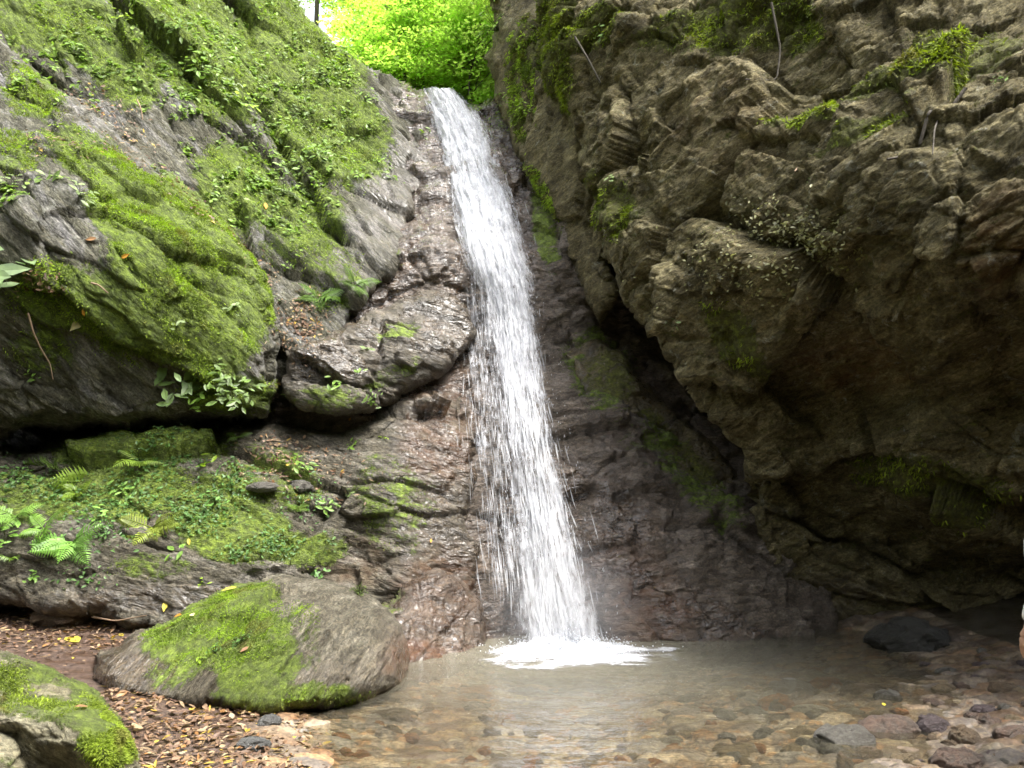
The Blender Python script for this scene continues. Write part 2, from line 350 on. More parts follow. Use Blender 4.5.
rock('fern_ledge', [(-260, 430), (0, 446), (60, 440), (120, 434), (200, 430), (265, 428), (340, 430), (388, 406), (430, 386), (474, 384), (486, 430), (474, 500), (478, 560), (482, 640), (470, 690), (330, 690), (200, 650), (100, 615), (0, 607), (-260, 602)],
     [(0, 465, 8.5), (0, 530, 8.0), (0, 600, 7.75), (100, 450, 8.8), (100, 530, 8.1), (100, 605, 7.75), (200, 440, 9.05), (200, 520, 8.35), (200, 600, 7.9), (300, 445, 9.6), (300, 500, 8.95), (300, 570, 8.55), (355, 560, 9.2), (400, 410, 10.0), (400, 480, 9.4), (415, 560, 9.0), (400, 620, 8.8), (470, 400, 10.5), (470, 520, 9.75), (460, 640, 8.95), (-250, 450, 7.2), (-250, 600, 6.6), (330, 690, 8.3), (470, 690, 8.6)],
     m_low, disp_rock(-12, .8, seed=35, st=(2.4, 1.6, .8)), cw=14, cdp=1.2, skirt=1.6, wet_shade0=.1, wet=[(440, 500, 60, 150, 0, .85), (180, 600, 130, 16, 0, .8), (450, 620, 50, 70, 0, .8)],
     moss=[(140, 446, 100, 20, -2, .8), (100, 490, 110, 40, -5, .65), (230, 520, 70, 50, 20, .75), (270, 480, 60, 40, 0, .5), (390, 500, 50, 60, -20, .36), (290, 550, 60, 24, 0, .6), (20, 500, 60, 40, 0, .5), (150, 570, 50, 14, 0, .4)], moss0=.14,
     rust=[(440, 610, 50, 60, 0, .7), (360, 565, 40, 30, 0, .25), (440, 440, 40, 50, 0, .5)],
     label='low ledge of mossy and brown rock carrying the ferns, under the big bulge', cat='rock ledge')

def d_boul(P, px, py):
    h = .10 * fbm(P / .9, 3, 41) + .05 * cells(strata(P, 62, .9, .7, .35), 44)[0]
    return h + .035 * fbm(strata(P + .15 * fbm(P / .5, 2, 4)[:, None], 62, .45, .45, .07), 4, 42, .6) * 1.4
rock('mossy_boulder', [(90, 678), (98, 656), (128, 638), (160, 622), (192, 602), (234, 584), (280, 574), (335, 580), (378, 598), (402, 626), (410, 655), (402, 682), (376, 700), (335, 718), (280, 724), (220, 722), (150, 712), (104, 700)],
     [(280, 720, 5.75), (340, 712, 5.95), (400, 690, 6.6), (440, 668, 7.6), (150, 700, 5.7), (95, 684, 5.9), (280, 655, 5.95), (200, 650, 5.95), (350, 650, 6.2), (280, 600, 6.7), (350, 605, 7.0), (200, 612, 6.5), (280, 578, 7.2), (425, 640, 7.5), (120, 640, 6.3), (390, 640, 6.7)],
     m_boul, d_boul, cw=24, cdp=.7, wob=3, skirt=.7, step=1.4, moss0=.05, wet=[(130, 670, 70, 40, -25, 1.0), (420, 660, 50, 60, 0, .9), (260, 712, 160, 12, 0, .8), (340, 680, 60, 30, 0, .5)],
     moss=[(225, 608, 60, 30, -10, .95), (255, 655, 50, 50, 0, .95), (195, 632, 60, 34, -20, .8), (300, 640, 30, 40, 0, .4), (290, 695, 90, 18, 0, .7), (180, 660, 50, 30, -20, .5)], rust=[(425, 660, 40, 30, 0, .8)],
     label='long low boulder, half mossy and half bare striped rock, left of the pool', cat='boulder')

m_fore = rock_mat('weathered_boulder_rock', (.13, .11, .07), (.25, .23, .15), (.38, .35, .25), -30, sh=(1, 1, 1.7), lichen=.45)
rock('foreground_boulder', [(-250, 640), (-60, 642), (0, 650), (50, 668), (92, 690), (118, 712), (136, 742), (150, 800), (150, 840), (-250, 840)],
     [(0, 652, 4.14), (60, 682, 4.0), (120, 730, 3.83), (145, 800, 3.78), (0, 690, 3.78), (60, 715, 3.7), (0, 722, 3.61), (60, 742, 3.59), (110, 752, 3.65), (60, 762, 3.71), (0, 745, 3.7), (100, 790, 3.74), (0, 830, 3.61), (-250, 650, 3.78), (-250, 830, 3.17)],
     m_fore, disp_rock(-35, .36, seed=61, st=(2.0, 1.5, .9), sizes=((.7, .34), (.25, .3), (.09, .28)), fine=.016), cw=16, cdp=.5, wob=3, skirt=.6, step=1.3,
     moss=[(110, 735, 34, 34, 30, 1.0), (80, 715, 50, 20, 30, .75), (30, 685, 60, 30, 25, .5), (90, 690, 30, 14, 40, .8), (60, 672, 50, 10, 25, .6)], moss0=.12,
     label='flat topped mossy boulder nearest the camera, at the bottom left corner', cat='boulder')
rock('corner_rock', [(-160, 712), (-30, 716), (0, 726), (18, 738), (30, 762), (40, 850), (-160, 850)], [(0, 728, 3.75), (20, 745, 3.7), (35, 800, 3.7), (0, 768, 3.6), (0, 850, 3.5), (-160, 712, 3.6), (-160, 850, 3.2), (-80, 770, 3.5)],
     m_fore, disp_rock(-35, .25, seed=66), cw=10, cdp=.3, wob=1.5, skirt=.4, step=1.3, moss=[(8, 764, 20, 8, 0, .5)],
     label='small bare brown rock cut off by the lower left corner', cat='rock')

rock('rock_pillar', [(486, -260), (585, -260), (590, 60), (600, 180), (618, 300), (600, 330), (572, 290), (548, 220), (528, 170), (508, 128), (494, 96), (486, 60), (490, 30)],
     [(490, -250, 15), (585, -250, 13), (488, 50, 13.9), (520, 40, 12.9), (560, 40, 12.4), (500, 110, 13.6), (540, 120, 12.6), (580, 120, 12.0), (560, 220, 12.3), (590, 250, 11.7), (610, 310, 11.5), (590, 60, 11.9)],
     m_right, disp_rock(80, .75, seed=71, st=(2.6, 1.4, .8)), cw=10, cdp=1.0, skirt=2.0, wet_shade0=.15,
     moss=[(525, 50, 22, 40, 0, .6), (548, 215, 12, 60, -14, .75), (515, 100, 10, 50, -14, .6), (530, 70, 12, 60, 0, .5)],
     label='narrow dark rock pillar edging the top of the fall on its right', cat='rock pillar')

_u0 = disp_rock(26, 1.0, seed=84, st=(1.3, 1.2, 1.0), big=.34, sizes=((1.5, .30), (.62, .26), (.24, .22)), fine=.018)
def _u(P, a, b): return _u0(P, a, b) - .16 * np.clip(fbm(P / .42, 3, 88) - .08, 0, .6)
_l = disp_rock(-24, 1.0, seed=84, st=(2.0, 1.5, .75), sizes=((1.5, .38), (.55, .20), (.18, .18)), fine=.014)
def d_right(P, px, py):
    k = sm(py + .1 * (px - 800), 370, 450); o = np.zeros(len(P)); a = k < 1; b = k > 0
    ua = np.zeros(len(P)); ub = np.zeros(len(P)); ua[a] = _u(P[a], 0, 0); ub[b] = _l(P[b], 0, 0)
    return ua * (1 - k) + ub * k
rock('overhanging_cliff', [(540, -350), (1300, -350), (1300, 730), (820, 690), (772, 612), (748, 530), (744, 450), (704, 404), (680, 370), (652, 334), (627, 300), (608, 255), (592, 200), (578, 140), (562, 118), (546, 92), (538, 40)],
     [(540, 0, 12.2), (560, 110, 11.8), (590, 200, 10.6), (625, 300, 9.7), (680, 370, 9.1), (745, 440, 9.4), (770, 600, 9.9), (600, 0, 10.9), (640, 120, 9.8), (680, 250, 9.0), (720, 350, 8.9), (700, 0, 9.7), (740, 130, 8.4), (780, 250, 7.3), (800, 350, 8.4), (820, 420, 9.3), (840, 520, 9.7), (860, 630, 10.0),
      (820, 0, 7.9), (850, 100, 7.1), (880, 200, 6.3), (900, 290, 6.6), (900, 380, 8.1), (920, 450, 8.2), (930, 540, 9.4), (930, 640, 10.0), (1024, 0, 6.6), (1024, 100, 5.9), (1024, 200, 5.5), (1024, 300, 5.9), (1024, 400, 7.5), (1024, 480, 7.6), (1024, 560, 9.2), (1024, 650, 9.9), (1280, 0, 5.6), (1280, 300, 5), (1280, 600, 8.0), (1280, 720, 8.4), (540, -340, 14), (700, -300, 11.6), (820, -300, 10), (1024, -300, 8.6), (1280, -300, 7)],
     m_right, d_right, cw=18, cdp=1.0, wob=6, skirt=9.0,
     moss=[(560, 60, 22, 70, 5, 1.0), (600, 30, 40, 20, -30, .5), (850, 90, 90, 14, -20, .9), (940, 40, 40, 50, 30, .85), (860, 130, 60, 10, -18, .75), (920, 75, 40, 12, -20, .7), (690, 20, 60, 14, -25, .45), (745, 330, 24, 40, -40, .5), (900, 470, 60, 20, 0, .4), (780, 10, 30, 30, -30, .45), (990, 25, 40, 30, 0, .4), (620, 210, 25, 40, -20, .35), (960, 480, 60, 20, 10, .45), (740, 20, 60, 20, -20, .5)], moss0=.31,
     rust=[(1000, 240, 40, 60, 0, .35), (720, 120, 60, 60, 0, .12), (860, 370, 80, 30, 0, .35)], wet=[(820, 600, 80, 30, 0, .5)],
     label='huge olive brown cliff overhanging the pool on the right', cat='cliff')

rock('mossy_slab', [(566, 352), (590, 335), (625, 352), (655, 392), (700, 428), (742, 470), (756, 560), (728, 552), (690, 515), (650, 478), (612, 430), (580, 392)],
     [(570, 355, 11.7), (600, 345, 11.8), (620, 400, 11.1), (660, 410, 11.4), (660, 470, 10.6), (700, 440, 11.2), (700, 510, 10.3), (740, 480, 10.9), (750, 555, 10.1), (600, 420, 10.9)],
     m_right, disp_rock(-45, .5, seed=91), cw=9, cdp=.6, skirt=1.2, wet_shade0=.8, moss=[(610, 375, 40, 35, 30, .6), (680, 450, 80, 20, 45, .65)],  # damp set high so the overhang's shade goes into the slab colour
     label='leaning green tinged slab in the shade under the overhang, right of the fall', cat='rock slab')
rock('russet_rock', [(350, 650), (372, 610), (406, 580), (440, 566), (468, 578), (486, 612), (490, 655), (466, 672), (430, 690), (392, 690)],
     [(380, 640, 8.0), (410, 590, 8.5), (440, 568, 8.9), (480, 610, 8.9), (440, 630, 8.3), (485, 655, 8.6), (430, 685, 7.6), (392, 685, 7.5), (460, 668, 8.1)],
     m_mid, disp_rock(60, .6, seed=99, sizes=((.6, .3), (.25, .34), (.1, .34))), cw=12, cdp=.6, skirt=.8, step=1.5, wet_shade0=1.0, rust=[(430, 664, 60, 24, 0, .9), (440, 600, 40, 30, 0, .2)], moss=[(395, 600, 20, 16, 0, .4)],
     label='wet russet brown rock between the long boulder and the foot of the fall', cat='rock')
rock('foot_rock', [(592, 618), (604, 572), (640, 548), (690, 548), (735, 570), (770, 588), (790, 618), (800, 650), (700, 664), (600, 660)],
     [(592, 618, 9.2), (640, 550, 9.7), (700, 555, 9.6), (770, 592, 9.5), (650, 600, 9.15), (720, 600, 9.1), (700, 650, 8.8), (600, 655, 8.9), (795, 640, 9.05)],
     m_mid, disp_rock(-15, .6, seed=95, sizes=((.7, .3), (.3, .34), (.12, .34))), cw=10, cdp=.7, skirt=1.0, wet_shade0=.5, wet=[(720, 610, 70, 40, 0, .9)], rust=[(650, 610, 50, 40, 0, .5)],
     label='low wet knobbly rock at the foot of the fall, on its right', cat='rock')

# ------------------------------------------------------------------ ground
gpts = [(600, 680, -.42), (700, 668, -.36), (560, 655, -.4), (500, 700, -.26), (600, 760, -.17), (450, 685, -.22), (400, 722, -.14), (340, 745, -.08), (305, 745, -.02), (262, 750, .05), (150, 745, .10), (150, 700, .16), (60, 650, .22), (0, 625, .36), (120, 622, .34), (200, 622, .30), (0, 700, .18),
        (800, 690, -.12), (760, 740, -.12), (850, 740, -.09), (830, 642, -.12), (900, 665, -.06), (960, 700, -.02), (1000, 740, .03), (1024, 660, .09), (950, 765, -.01), (700, 768, -.15), (500, 768, -.10), (400, 768, -.12), (700, 630, -.3), (1040, 640, .12), (860, 690, -.10)]
gp = np.array([list(pz(a, b, c)[:2]) + [c] for a, b, c in gpts] + [(-3, 2, .15), (0, 2, -.08), (3, 2, .12), (-7, 0, .8), (7, 0, .6), (0, -4, -.05), (-8, 8, 1.0), (8, 8, .6), (-3, 12, .5), (3, 12, 0.2), (-5, 5, .5), (5.5, 5, .25)])
GZ = TPS(gp[:, :2], gp[:, 2], lam=.01, sc=1.0)
def g_base(x, y):
    z = GZ(x, y); r = np.hypot(x, y - 5); k = sm(r, 6, 12)
    return z * (1 - k) + k * .35
xs = np.unique(np.concatenate([-5 - np.geomspace(.05, 195, 26), np.arange(-5, 5.01, .02), 5 + np.geomspace(.05, 195, 26)]))
ys = np.unique(np.concatenate([4.0 - np.geomspace(.05, 200, 26), np.arange(4.0, 9.8, .02), 9.8 + np.geomspace(.05, 200, 26)]))
X, Yg = np.meshgrid(xs, ys); x, y = X.ravel(), Yg.ravel(); z = g_base(x, y)
core = (np.abs(x) < 5.3) & (y > 3.7) & (y < 10.2)
wx = x + .03 * fbm(np.stack([x / .2, y / .2, 0 * x], -1), 2, 3); wy = y + .03 * fbm(np.stack([x / .2, y / .2, 0 * x + 5], -1), 2, 4)
def domes(s, seed, sq=1.35):
    Pn = np.stack([wx / s, wy / s * sq, np.full(len(x), .5)], -1); I = np.floor(Pn).astype(np.int64); b1 = np.full(len(x), 9.); bh = np.zeros(len(x), np.int64)
    for dx in (-1, 0, 1):
        for dy in (-1, 0, 1):
            h = _h(I[:, 0] + dx, I[:, 1] + dy, I[:, 2] * 0, seed)
            d = (Pn[:, 0] - I[:, 0] - dx - .5 - (_f(h, 1) - .5) * .9) ** 2 + (Pn[:, 1] - I[:, 1] - dy - .5 - (_f(h, 2) - .5) * .9) ** 2
            d = d / (.35 + .9 * _f(h, 5)); n = d < b1; b1 = np.where(n, d, b1); bh = np.where(n, h, bh)
    return np.sqrt(np.clip(1 - b1 / .55, 0, 1)), bh
d1, h1 = domes(.22, 1); d2, h2 = domes(.10, 2); d3, h3 = domes(.05, 3)
hh = np.maximum(np.maximum(d1 * .075 * (_f(h1, 9) > .45), d2 * .045 * (_f(h2, 9) > .3)), d3 * .022)
which = np.where((d1 * .075 * (_f(h1, 9) > .45)) >= hh - 1e-9, 1, np.where(d2 * .045 * (_f(h2, 9) > .3) >= hh - 1e-9, 2, 3)); ch = np.where(which == 1, h1, np.where(which == 2, h2, h3))
cf = np.zeros(len(x)); kc = np.where(core)[0]; cf[kc] = cells(np.stack([wx[kc] / .085, wy[kc] / .085, 0 * kc + .3], -1), 23)[0]
hh = hh + .016 * cf
leftbank = sm(-x, 1.1, 2.0) * sm(z, -.05, .08)
z = z + core * (hh * (1 - .75 * leftbank) * (.75 + .5 * fbm(np.stack([x / .5, y / .5, 0 * x], -1), 3, 18)) + .02 * fbm(np.stack([x / .6, y / .6, 0 * x], -1), 3, 8))
pal = np.array([(.19, .145, .10), (.15, .12, .09), (.25, .205, .15), (.12, .10, .085), (.23, .145, .08), (.17, .15, .13), (.10, .08, .06), (.21, .175, .12)])
gc = pal[(_f(ch, 11) * len(pal)).astype(int) % len(pal)] * (.85 + .7 * _f(ch, 12))[:, None]
gc = gc * (1 - leftbank[:, None]) + leftbank[:, None] * np.array([.075, .05, .038])
rbank = (sm(z, -.03, .05) * sm(x, 1.5, 2.4))[:, None]; gc = gc * (1 - .6 * rbank) + .6 * rbank * np.array([.05, .036, .026])
gc = np.where(core[:, None], gc, np.array([.05, .042, .028]))
i, j = np.meshgrid(np.arange(len(ys) - 1), np.arange(len(xs) - 1), indexing='ij'); n_ = len(xs)
me = mesh_np('ground', np.stack([x, y, z], -1), [np.stack([i * n_ + j, i * n_ + j + 1, (i + 1) * n_ + j + 1, (i + 1) * n_ + j], -1).reshape(-1, 4)])
cattr(me, 'col', gc)
t = NT('streambed'); p = t.pos(); c = t.attr('col', 'Color')
c = t.mix(1.0, c, t.ramp(t.noise(p, 30, 6, .7), [(.3, (.4, .4, .4)), (.5, (1, 1, 1)), (.70, (1.8, 1.75, 1.6))]), 'MULTIPLY')
c = t.mix(t.rng(t.noise(p, 2.2, 5), .45, .65), c, t.mix(1.0, c, (.75, .62, .5), 'MULTIPLY'))
m_bed = t.done(t.bsdf(c, t.rng(t.noise(p, 5, 3), .4, .6, .35, .75), .5, t.bump(t.noise(p, 45, 6, .7), .6, .015)))
tag(link('ground', me, m_bed), kind='structure')
ZG_pos = None
def on_ground(px, py):
    zz = 0.0
    for _ in range(24):
        q = pz(px, py, zz); zz = .5 * zz + .5 * float(g_base(q[0], q[1]))
    return np.array([q[0], q[1], zz])

# water sheet
t = NT('pool_water'); p = t.pos()
rip = t.noise(t.mapping(p, scale=(1, 1.6, 1)), 5.5, 5, .6, .4); rip2 = t.noise(p, 22, 3, .6)
fx = pt(565, 640, 8.95)
dist = t.n('ShaderNodeVectorMath', operation='DISTANCE'); t.l(p, dist.inputs[0]); dist.inputs[1].default_value = (fx[0], fx[1], 0)
ring = t.math('SINE', t.math('ADD', t.math('MULTIPLY', dist.outputs['Value'], 17.0), t.math('MULTIPLY', t.noise(p, 2.5, 3), 9.0)))
amp = t.rng(dist.outputs['Value'], .3, 4.0, 1.0, .3)
h = t.math('MULTIPLY', t.math('ADD', t.math('ADD', rip, t.math('MULTIPLY', ring, .12)), t.math('MULTIPLY', rip2, .3)), amp)
nr = t.bump(h, .85, .13)
murk = t.rng(t.math('ADD', dist.outputs['Value'], t.math('MULTIPLY', t.noise(p, 1.6, 4), .8)), .45, 4.6, .68, .07, True)
body = t.mixs(murk, t.n('ShaderNodeBsdfTransparent').outputs[0], t.bsdf((.27, .25, .19), .9, 0.0))
body.node.inputs[1].links[0].from_node.inputs[0].default_value = (.80, .785, .70, 1)
gl = t.n('ShaderNodeBsdfGlossy'); gl.inputs['Roughness'].default_value = .06; t.l(nr, gl.inputs['Normal'])
fr = t.n('ShaderNodeFresnel'); fr.inputs['IOR'].default_value = 1.33; t.l(nr, fr.inputs['Normal'])
m_water = t.done(t.mixs(fr.outputs[0], body, gl.outputs[0]))
wx_, wy_ = np.meshgrid(np.linspace(-3.2, 6, 60), np.linspace(-4, 11, 80)); n_ = 60
i, j = np.meshgrid(np.arange(79), np.arange(59), indexing='ij')
me = mesh_np('water', np.stack([wx_.ravel(), wy_.ravel(), 0 * wx_.ravel()], -1), [np.stack([i * n_ + j, i * n_ + j + 1, (i + 1) * n_ + j + 1, (i + 1) * n_ + j], -1).reshape(-1, 4)])
tag(link('water', me, m_water), kind='structure')

# hillside beyond the lip
hx, hy = np.meshgrid(np.linspace(-70, 70, 120), np.concatenate([np.linspace(14.2, 30, 60), np.linspace(31, 150, 40)])); x, y = hx.ravel(), hy.ravel()
xc = -1.2 + .05 * (y - 14)
z = 9.75 + np.clip(y - 14.6, -1, 14) * .62 + np.clip(np.abs(x - xc) - .8, 0, 30) * .35 + .35 * fbm(np.stack([x / 3, y / 3, 0 * x], -1), 4, 7)
z = z - 6 * sm(14.8 - y, 0, 1)
i, j = np.meshgrid(np.arange(99), np.arange(119), indexing='ij'); n_ = 120
me = mesh_np('hillside', np.stack([x, y, z], -1), [np.stack([i * n_ + j, i * n_ + j + 1, (i + 1) * n_ + j + 1, (i + 1) * n_ + j], -1).reshape(-1, 4)])
t = NT('forest_floor'); p = t.pos()
c = t.ramp(t.noise(p, 1.5, 8, .7), [(.35, (.04, .065, .012)), (.5, (.08, .09, .03)), (.65, (.07, .13, .015))])
tag(link('hillside', me, t.done(t.bsdf(c, .95, .2, t.bump(t.noise(p, 6, 6), 1, .1)))), kind='structure')
def hill_z(x, y):
    k = np.argmin((hx.ravel() - x) ** 2 + (hy.ravel() - y) ** 2); return float(z[k])

# ------------------------------------------------------------------ surface lookup
BW, BH = 580, 460
BV = np.concatenate([r['V'] for r in ROCKS]); BN = np.concatenate([r['N'] for r in ROCKS]); BD = np.linalg.norm(BV - CAM, axis=1)
bx = np.floor((np.concatenate([r['px'] for r in ROCKS]) + 60) / 2).astype(int); by = np.floor((np.concatenate([r['py'] for r in ROCKS]) + 60) / 2).astype(int)
ok = (bx >= 0) & (bx < BW) & (by >= 0) & (by < BH) & (np.concatenate([r['d'] for r in ROCKS]) > 3)
o_ = np.where(ok)[0]; o_ = o_[np.argsort(-BD[o_])]; BIN = np.full((BH, BW), -1); BIN[by[o_], bx[o_]] = o_
def hit(px, py):
    i, j = int((py + 60) // 2), int((px + 60) // 2); g = None; k = -1
    for r_ in (0, 1, 2):
        w = BIN[max(0, i - r_):i + r_ + 1, max(0, j - r_):j + r_ + 1].ravel(); w = w[w >= 0]
        if len(w): k = w[np.argmin(BD[w])]; break
    if k < 0 or py > 600:
        g = on_ground(px, py)
        if k < 0 or np.linalg.norm(g - CAM) < BD[k]: return g, np.array([0, 0, 1.])
    n = BN[k]; return BV[k], (n if (CAM - BV[k]) @ n > 0 else -n)
def sample_rock(r, w, N):
    """N random points on a rock, weighted by w per vertex x area"""
    q = r['q']; wt = r['area'] * w[q].mean(1); wt = wt / wt.sum(); f = RNG.choice(len(q), N, p=wt)
    a = RNG.random((N, 1)); b = RNG.random((N, 1)); v = r['V'][q[f]]
    p = (v[:, 0] * (1 - a) + v[:, 1] * a) * (1 - b) + (v[:, 3] * (1 - a) + v[:, 2] * a) * b
    n = r['fn'][f]; n = n / (np.linalg.norm(n, axis=1, keepdims=True) + 1e-9); n = n * np.where(((CAM - p) * n).sum(1) < 0, -1, 1)[:, None]
    return p, n
RK = {r['name']: r for r in ROCKS}

def leaf_mat(name, trans=.45, rough=.45, tintvar=.25, col=None, tboost=1.5):
    t = NT(name); c = t.attr('col', 'Color') if col is None else None
    oi = t.n('ShaderNodeObjectInfo').outputs['Random']
    base = c if col is None else t.mix(0, col, col)
    base = t.mix(1.0, base, t.ramp(t.noise(t.pos(), 9, 3), [(.3, (1 - tintvar,) * 3), (.7, (1 + tintvar, 1 + tintvar, 1))]), 'MULTIPLY')
    d = t.bsdf(base, rough, .4)
    tr = t.n('ShaderNodeBsdfTranslucent'); t.l(t.mix(1.0, base, (tboost, tboost * 1.05, tboost * .6), 'MULTIPLY'), tr.inputs[0])
    return t.done(t.mixs(trans, d, tr.outputs[0]))
m_moss = leaf_mat('moss_strands', .25, .8)
m_green = leaf_mat('green_leaf', .35, .4)
m_dead = leaf_mat('dead_leaf', .15, .6)
m_canopy = leaf_mat('canopy_leaf', .55, .5, tboost=2.5)

# moss strands as a child part of the rock that bears them
def moss_cover(name, N, L=.035, c0=(.08, .115, .018), c1=(.36, .52, .05), droop=.5):
    r = RK[name]; nn = .5 + .5 * np.clip(3.2 * fbm(strata(r['V'], {'mossy_slope': -48, 'mossy_bulge': -40}.get(name, 10), .9, .6, .28), 4, 77, .65), -1, 1)
    up = np.clip(r['N'][:, 2] * .6 + .7, .15, 1.2)
    w = np.clip(r['moss'] * (.12 + 1.1 * nn) - (.42 if name == 'overhanging_cliff' else .26), 0, 1) * up * (r['d'] > 5)
    w = w * ((r['px'] > -60) & (r['px'] < 1080) & (r['py'] > -60) & (r['py'] < 800))
    p, n = sample_rock(r, w, N)
    d = n + RNG.normal(0, .45, (N, 3)) + np.array([0, 0, -droop]); d /= np.linalg.norm(d, axis=1, keepdims=True)
    tv = np.array([(-.14, 0, -.1), (.14, 0, -.1), (.10, .05, .5), (0, .16, 1.0), (-.10, .05, .5)])
    f = frame(d, RNG.random(N) * 6.28)
    tt = np.clip(.5 + 1.1 * fbm(p / .35, 3, 5)[:, None] + RNG.normal(0, .22, (N, 1)), 0, 1)
    cols = np.array(c0) * (1 - tt) + np.array(c1) * tt
    dd = sm(fbm(p / .22, 3, 15), .15, .38)[:, None] * .6; cols = cols * (1 - dd) + np.array([.15, .115, .05]) * dd
    me = scatter('moss_cover', tv, [np.array([[0, 1, 2, 4]]), np.array([[4, 2, 3]])], p, f, L * (.5 + RNG.random(N)), cols)
    me.transform(Matrix.Translation(Vector(-r['base'])))
    o = link('moss_cover', me, m_moss, r['obj']); o['kind'] = 'stuff'; return o
moss_cover('mossy_bulge', 38000, .028)
moss_cover('mossy_slope', 34000, .034, droop=.7)
moss_cover('fern_ledge', 14000, .024, c0=(.06, .085, .015), c1=(.24, .33, .04))
moss_cover('mossy_boulder', 22000, .015, c0=(.07, .11, .012), c1=(.30, .46, .03))
moss_cover('foreground_boulder', 14000, .014, c1=(.32, .42, .045))
moss_cover('overhanging_cliff', 20000, .05, c0=(.06, .08, .012), c1=(.26, .34, .022), droop=.9)
moss_cover('rock_pillar', 5000, .06, droop=.9)

# ------------------------------------------------------------------ waterfall
t = NT('falling_water'); fl = t.attr('flow', 'Vector')
def stretch(k, sx, sy, det=4): return t.noise(t.mapping(fl, scale=(sx, sy, 1), loc=(k, k * 2, 0)), 1.0, det, .65, .3)
a1 = stretch(3, 8, 1.3); a2 = stretch(7, 19, 3.2); a3 = stretch(11, 20, 9, 6)
den = t.attr('dens')
al = t.math('ADD', t.math('ADD', t.math('MULTIPLY', a1, 1.15), t.math('MULTIPLY', a2, .75)), t.math('MULTIPLY', a3, .85))
al = t.rng(t.math('ADD', al, t.math('SUBTRACT', den, 1.0)), 1.08, 1.85, smooth=True)
wd = t.bsdf((.68, .69, .73), .35, .5); tr = t.n('ShaderNodeBsdfTranslucent'); tr.inputs[0].default_value = (.68, .69, .73, 1)
m_fall = t.done(t.mixs(t.math('MULTIPLY', al, .96), t.n('ShaderNodeBsdfTransparent').outputs[0], t.mixs(.4, wd, tr.outputs[0])))
t = NT('white_spray'); tr = t.n('ShaderNodeBsdfTranslucent'); tr.inputs[0].default_value = (.78, .8, .84, 1)
m_spray = t.done(t.mixs(.4, t.bsdf((.70, .72, .76), .25, .5), tr.outputs[0]))
t = NT('water_thread'); tr = t.n('ShaderNodeBsdfTranslucent'); tr.inputs[0].default_value = (.74, .755, .79, 1)
m_thread = t.done(t.mixs(.36, t.n('ShaderNodeBsdfTransparent').outputs[0], t.mixs(.4, t.bsdf((.74, .755, .79), .25, .5), tr.outputs[0])))

FALL = np.array([(88, 424, 452), (100, 426, 466), (120, 430, 482), (140, 437, 492), (170, 444, 502), (200, 450, 514), (230, 456, 522), (260, 467, 529), (290, 479, 534), (320, 486, 538), (350, 490, 543), (400, 496, 551), (450, 502, 560), (500, 508, 571), (550, 511, 585), (600, 515, 596), (646, 518, 608)], float)
VEIL = np.array([(255, 458, 500), (290, 460, 505), (330, 462, 508), (380, 466, 512), (430, 468, 516), (480, 474, 520), (530, 480, 524), (590, 488, 530)], float)
def foff(y): return .16 + .30 * sm(y, 270, 420) + .08 * sm(y, 560, 640)
def fall_pt(tab, s, y, off=0):
    l = np.interp(y, tab[:, 0], tab[:, 1]); r = np.interp(y, tab[:, 0], tab[:, 2]); px = l + (r - l) * s
    Yd = FACE(px, y) - foff(y) - off
    e = .16 * (1 - (2 * s - 1) ** 2)
    Pp = pt(px, y, Yd - e); return Pp
FO = fall_pt(FALL, np.array(.5), np.array(646.)); FO = np.array([FO[0], FO[1], 0.0])
fall = empty('waterfall', FO); tag(fall, 'tall white waterfall streaming down the rock face into the pool', 'waterfall')
def sheet(name, tab, off, seed, dens, ns=70, nt=420):
    s, yy = np.meshgrid(np.linspace(0, 1, ns), np.linspace(tab[0, 0], tab[-1, 0], nt)); sf, yf = s.ravel(), yy.ravel()
    Pp = fall_pt(tab, sf, yf, off)
    L = np.linalg.norm(np.diff(Pp.reshape(nt, ns, 3)[:, ns // 2], axis=0), axis=1); L = np.concatenate([[0], np.cumsum(L)]); Lf = np.repeat(L, ns)
    wdt = np.linalg.norm(Pp.reshape(nt, ns, 3)[:, -1] - Pp.reshape(nt, ns, 3)[:, 0], axis=1); Wf = np.repeat(wdt, ns) * (sf - .5)
    nz = fbm(np.stack([Wf * 7 + seed, Lf * .9, 0 * Wf], -1), 3, seed) * .14 + fbm(np.stack([Wf * 22, Lf * 2.5, 0 * Wf], -1), 3, seed + 3) * .06
    Pp[:, 1] -= nz; Pp[:, 0] += .06 * fbm(np.stack([Wf * 5, Lf * 1.2, 0 * Wf + 9], -1), 3, seed + 5)
    i, j = np.meshgrid(np.arange(nt - 1), np.arange(ns - 1), indexing='ij')
    me = mesh_np(name, Pp - FO, [np.stack([i * ns + j, i * ns + j + 1, (i + 1) * ns + j + 1, (i + 1) * ns + j], -1).reshape(-1, 4)])
    a = me.attributes.new('flow', 'FLOAT_VECTOR', 'POINT'); a.data.foreach_set('vector', np.stack([Wf + seed, Lf, 0 * Wf], -1).astype(np.float32).ravel())
    edge = sm(np.minimum(sf, 1 - sf), 0, .22)
    fattr(me, 'dens', dens(sf, yf) - (1 - edge) * .42)
    return link(name, me, m_fall, fall)
sheet('water_sheet', FALL, 0, 1, lambda s, y: 1.34 - .26 * sm(y, 240, 420) + .12 * sm(y, 540, 640))
sheet('water_sheet', FALL, .12, 5, lambda s, y: 1.10 - .22 * sm(y, 240, 420) + .12 * sm(y, 540, 640))
sheet('water_veil', VEIL, .02, 9, lambda s, y: .88 - .10 * sm(y, 380, 560), ns=50, nt=300)
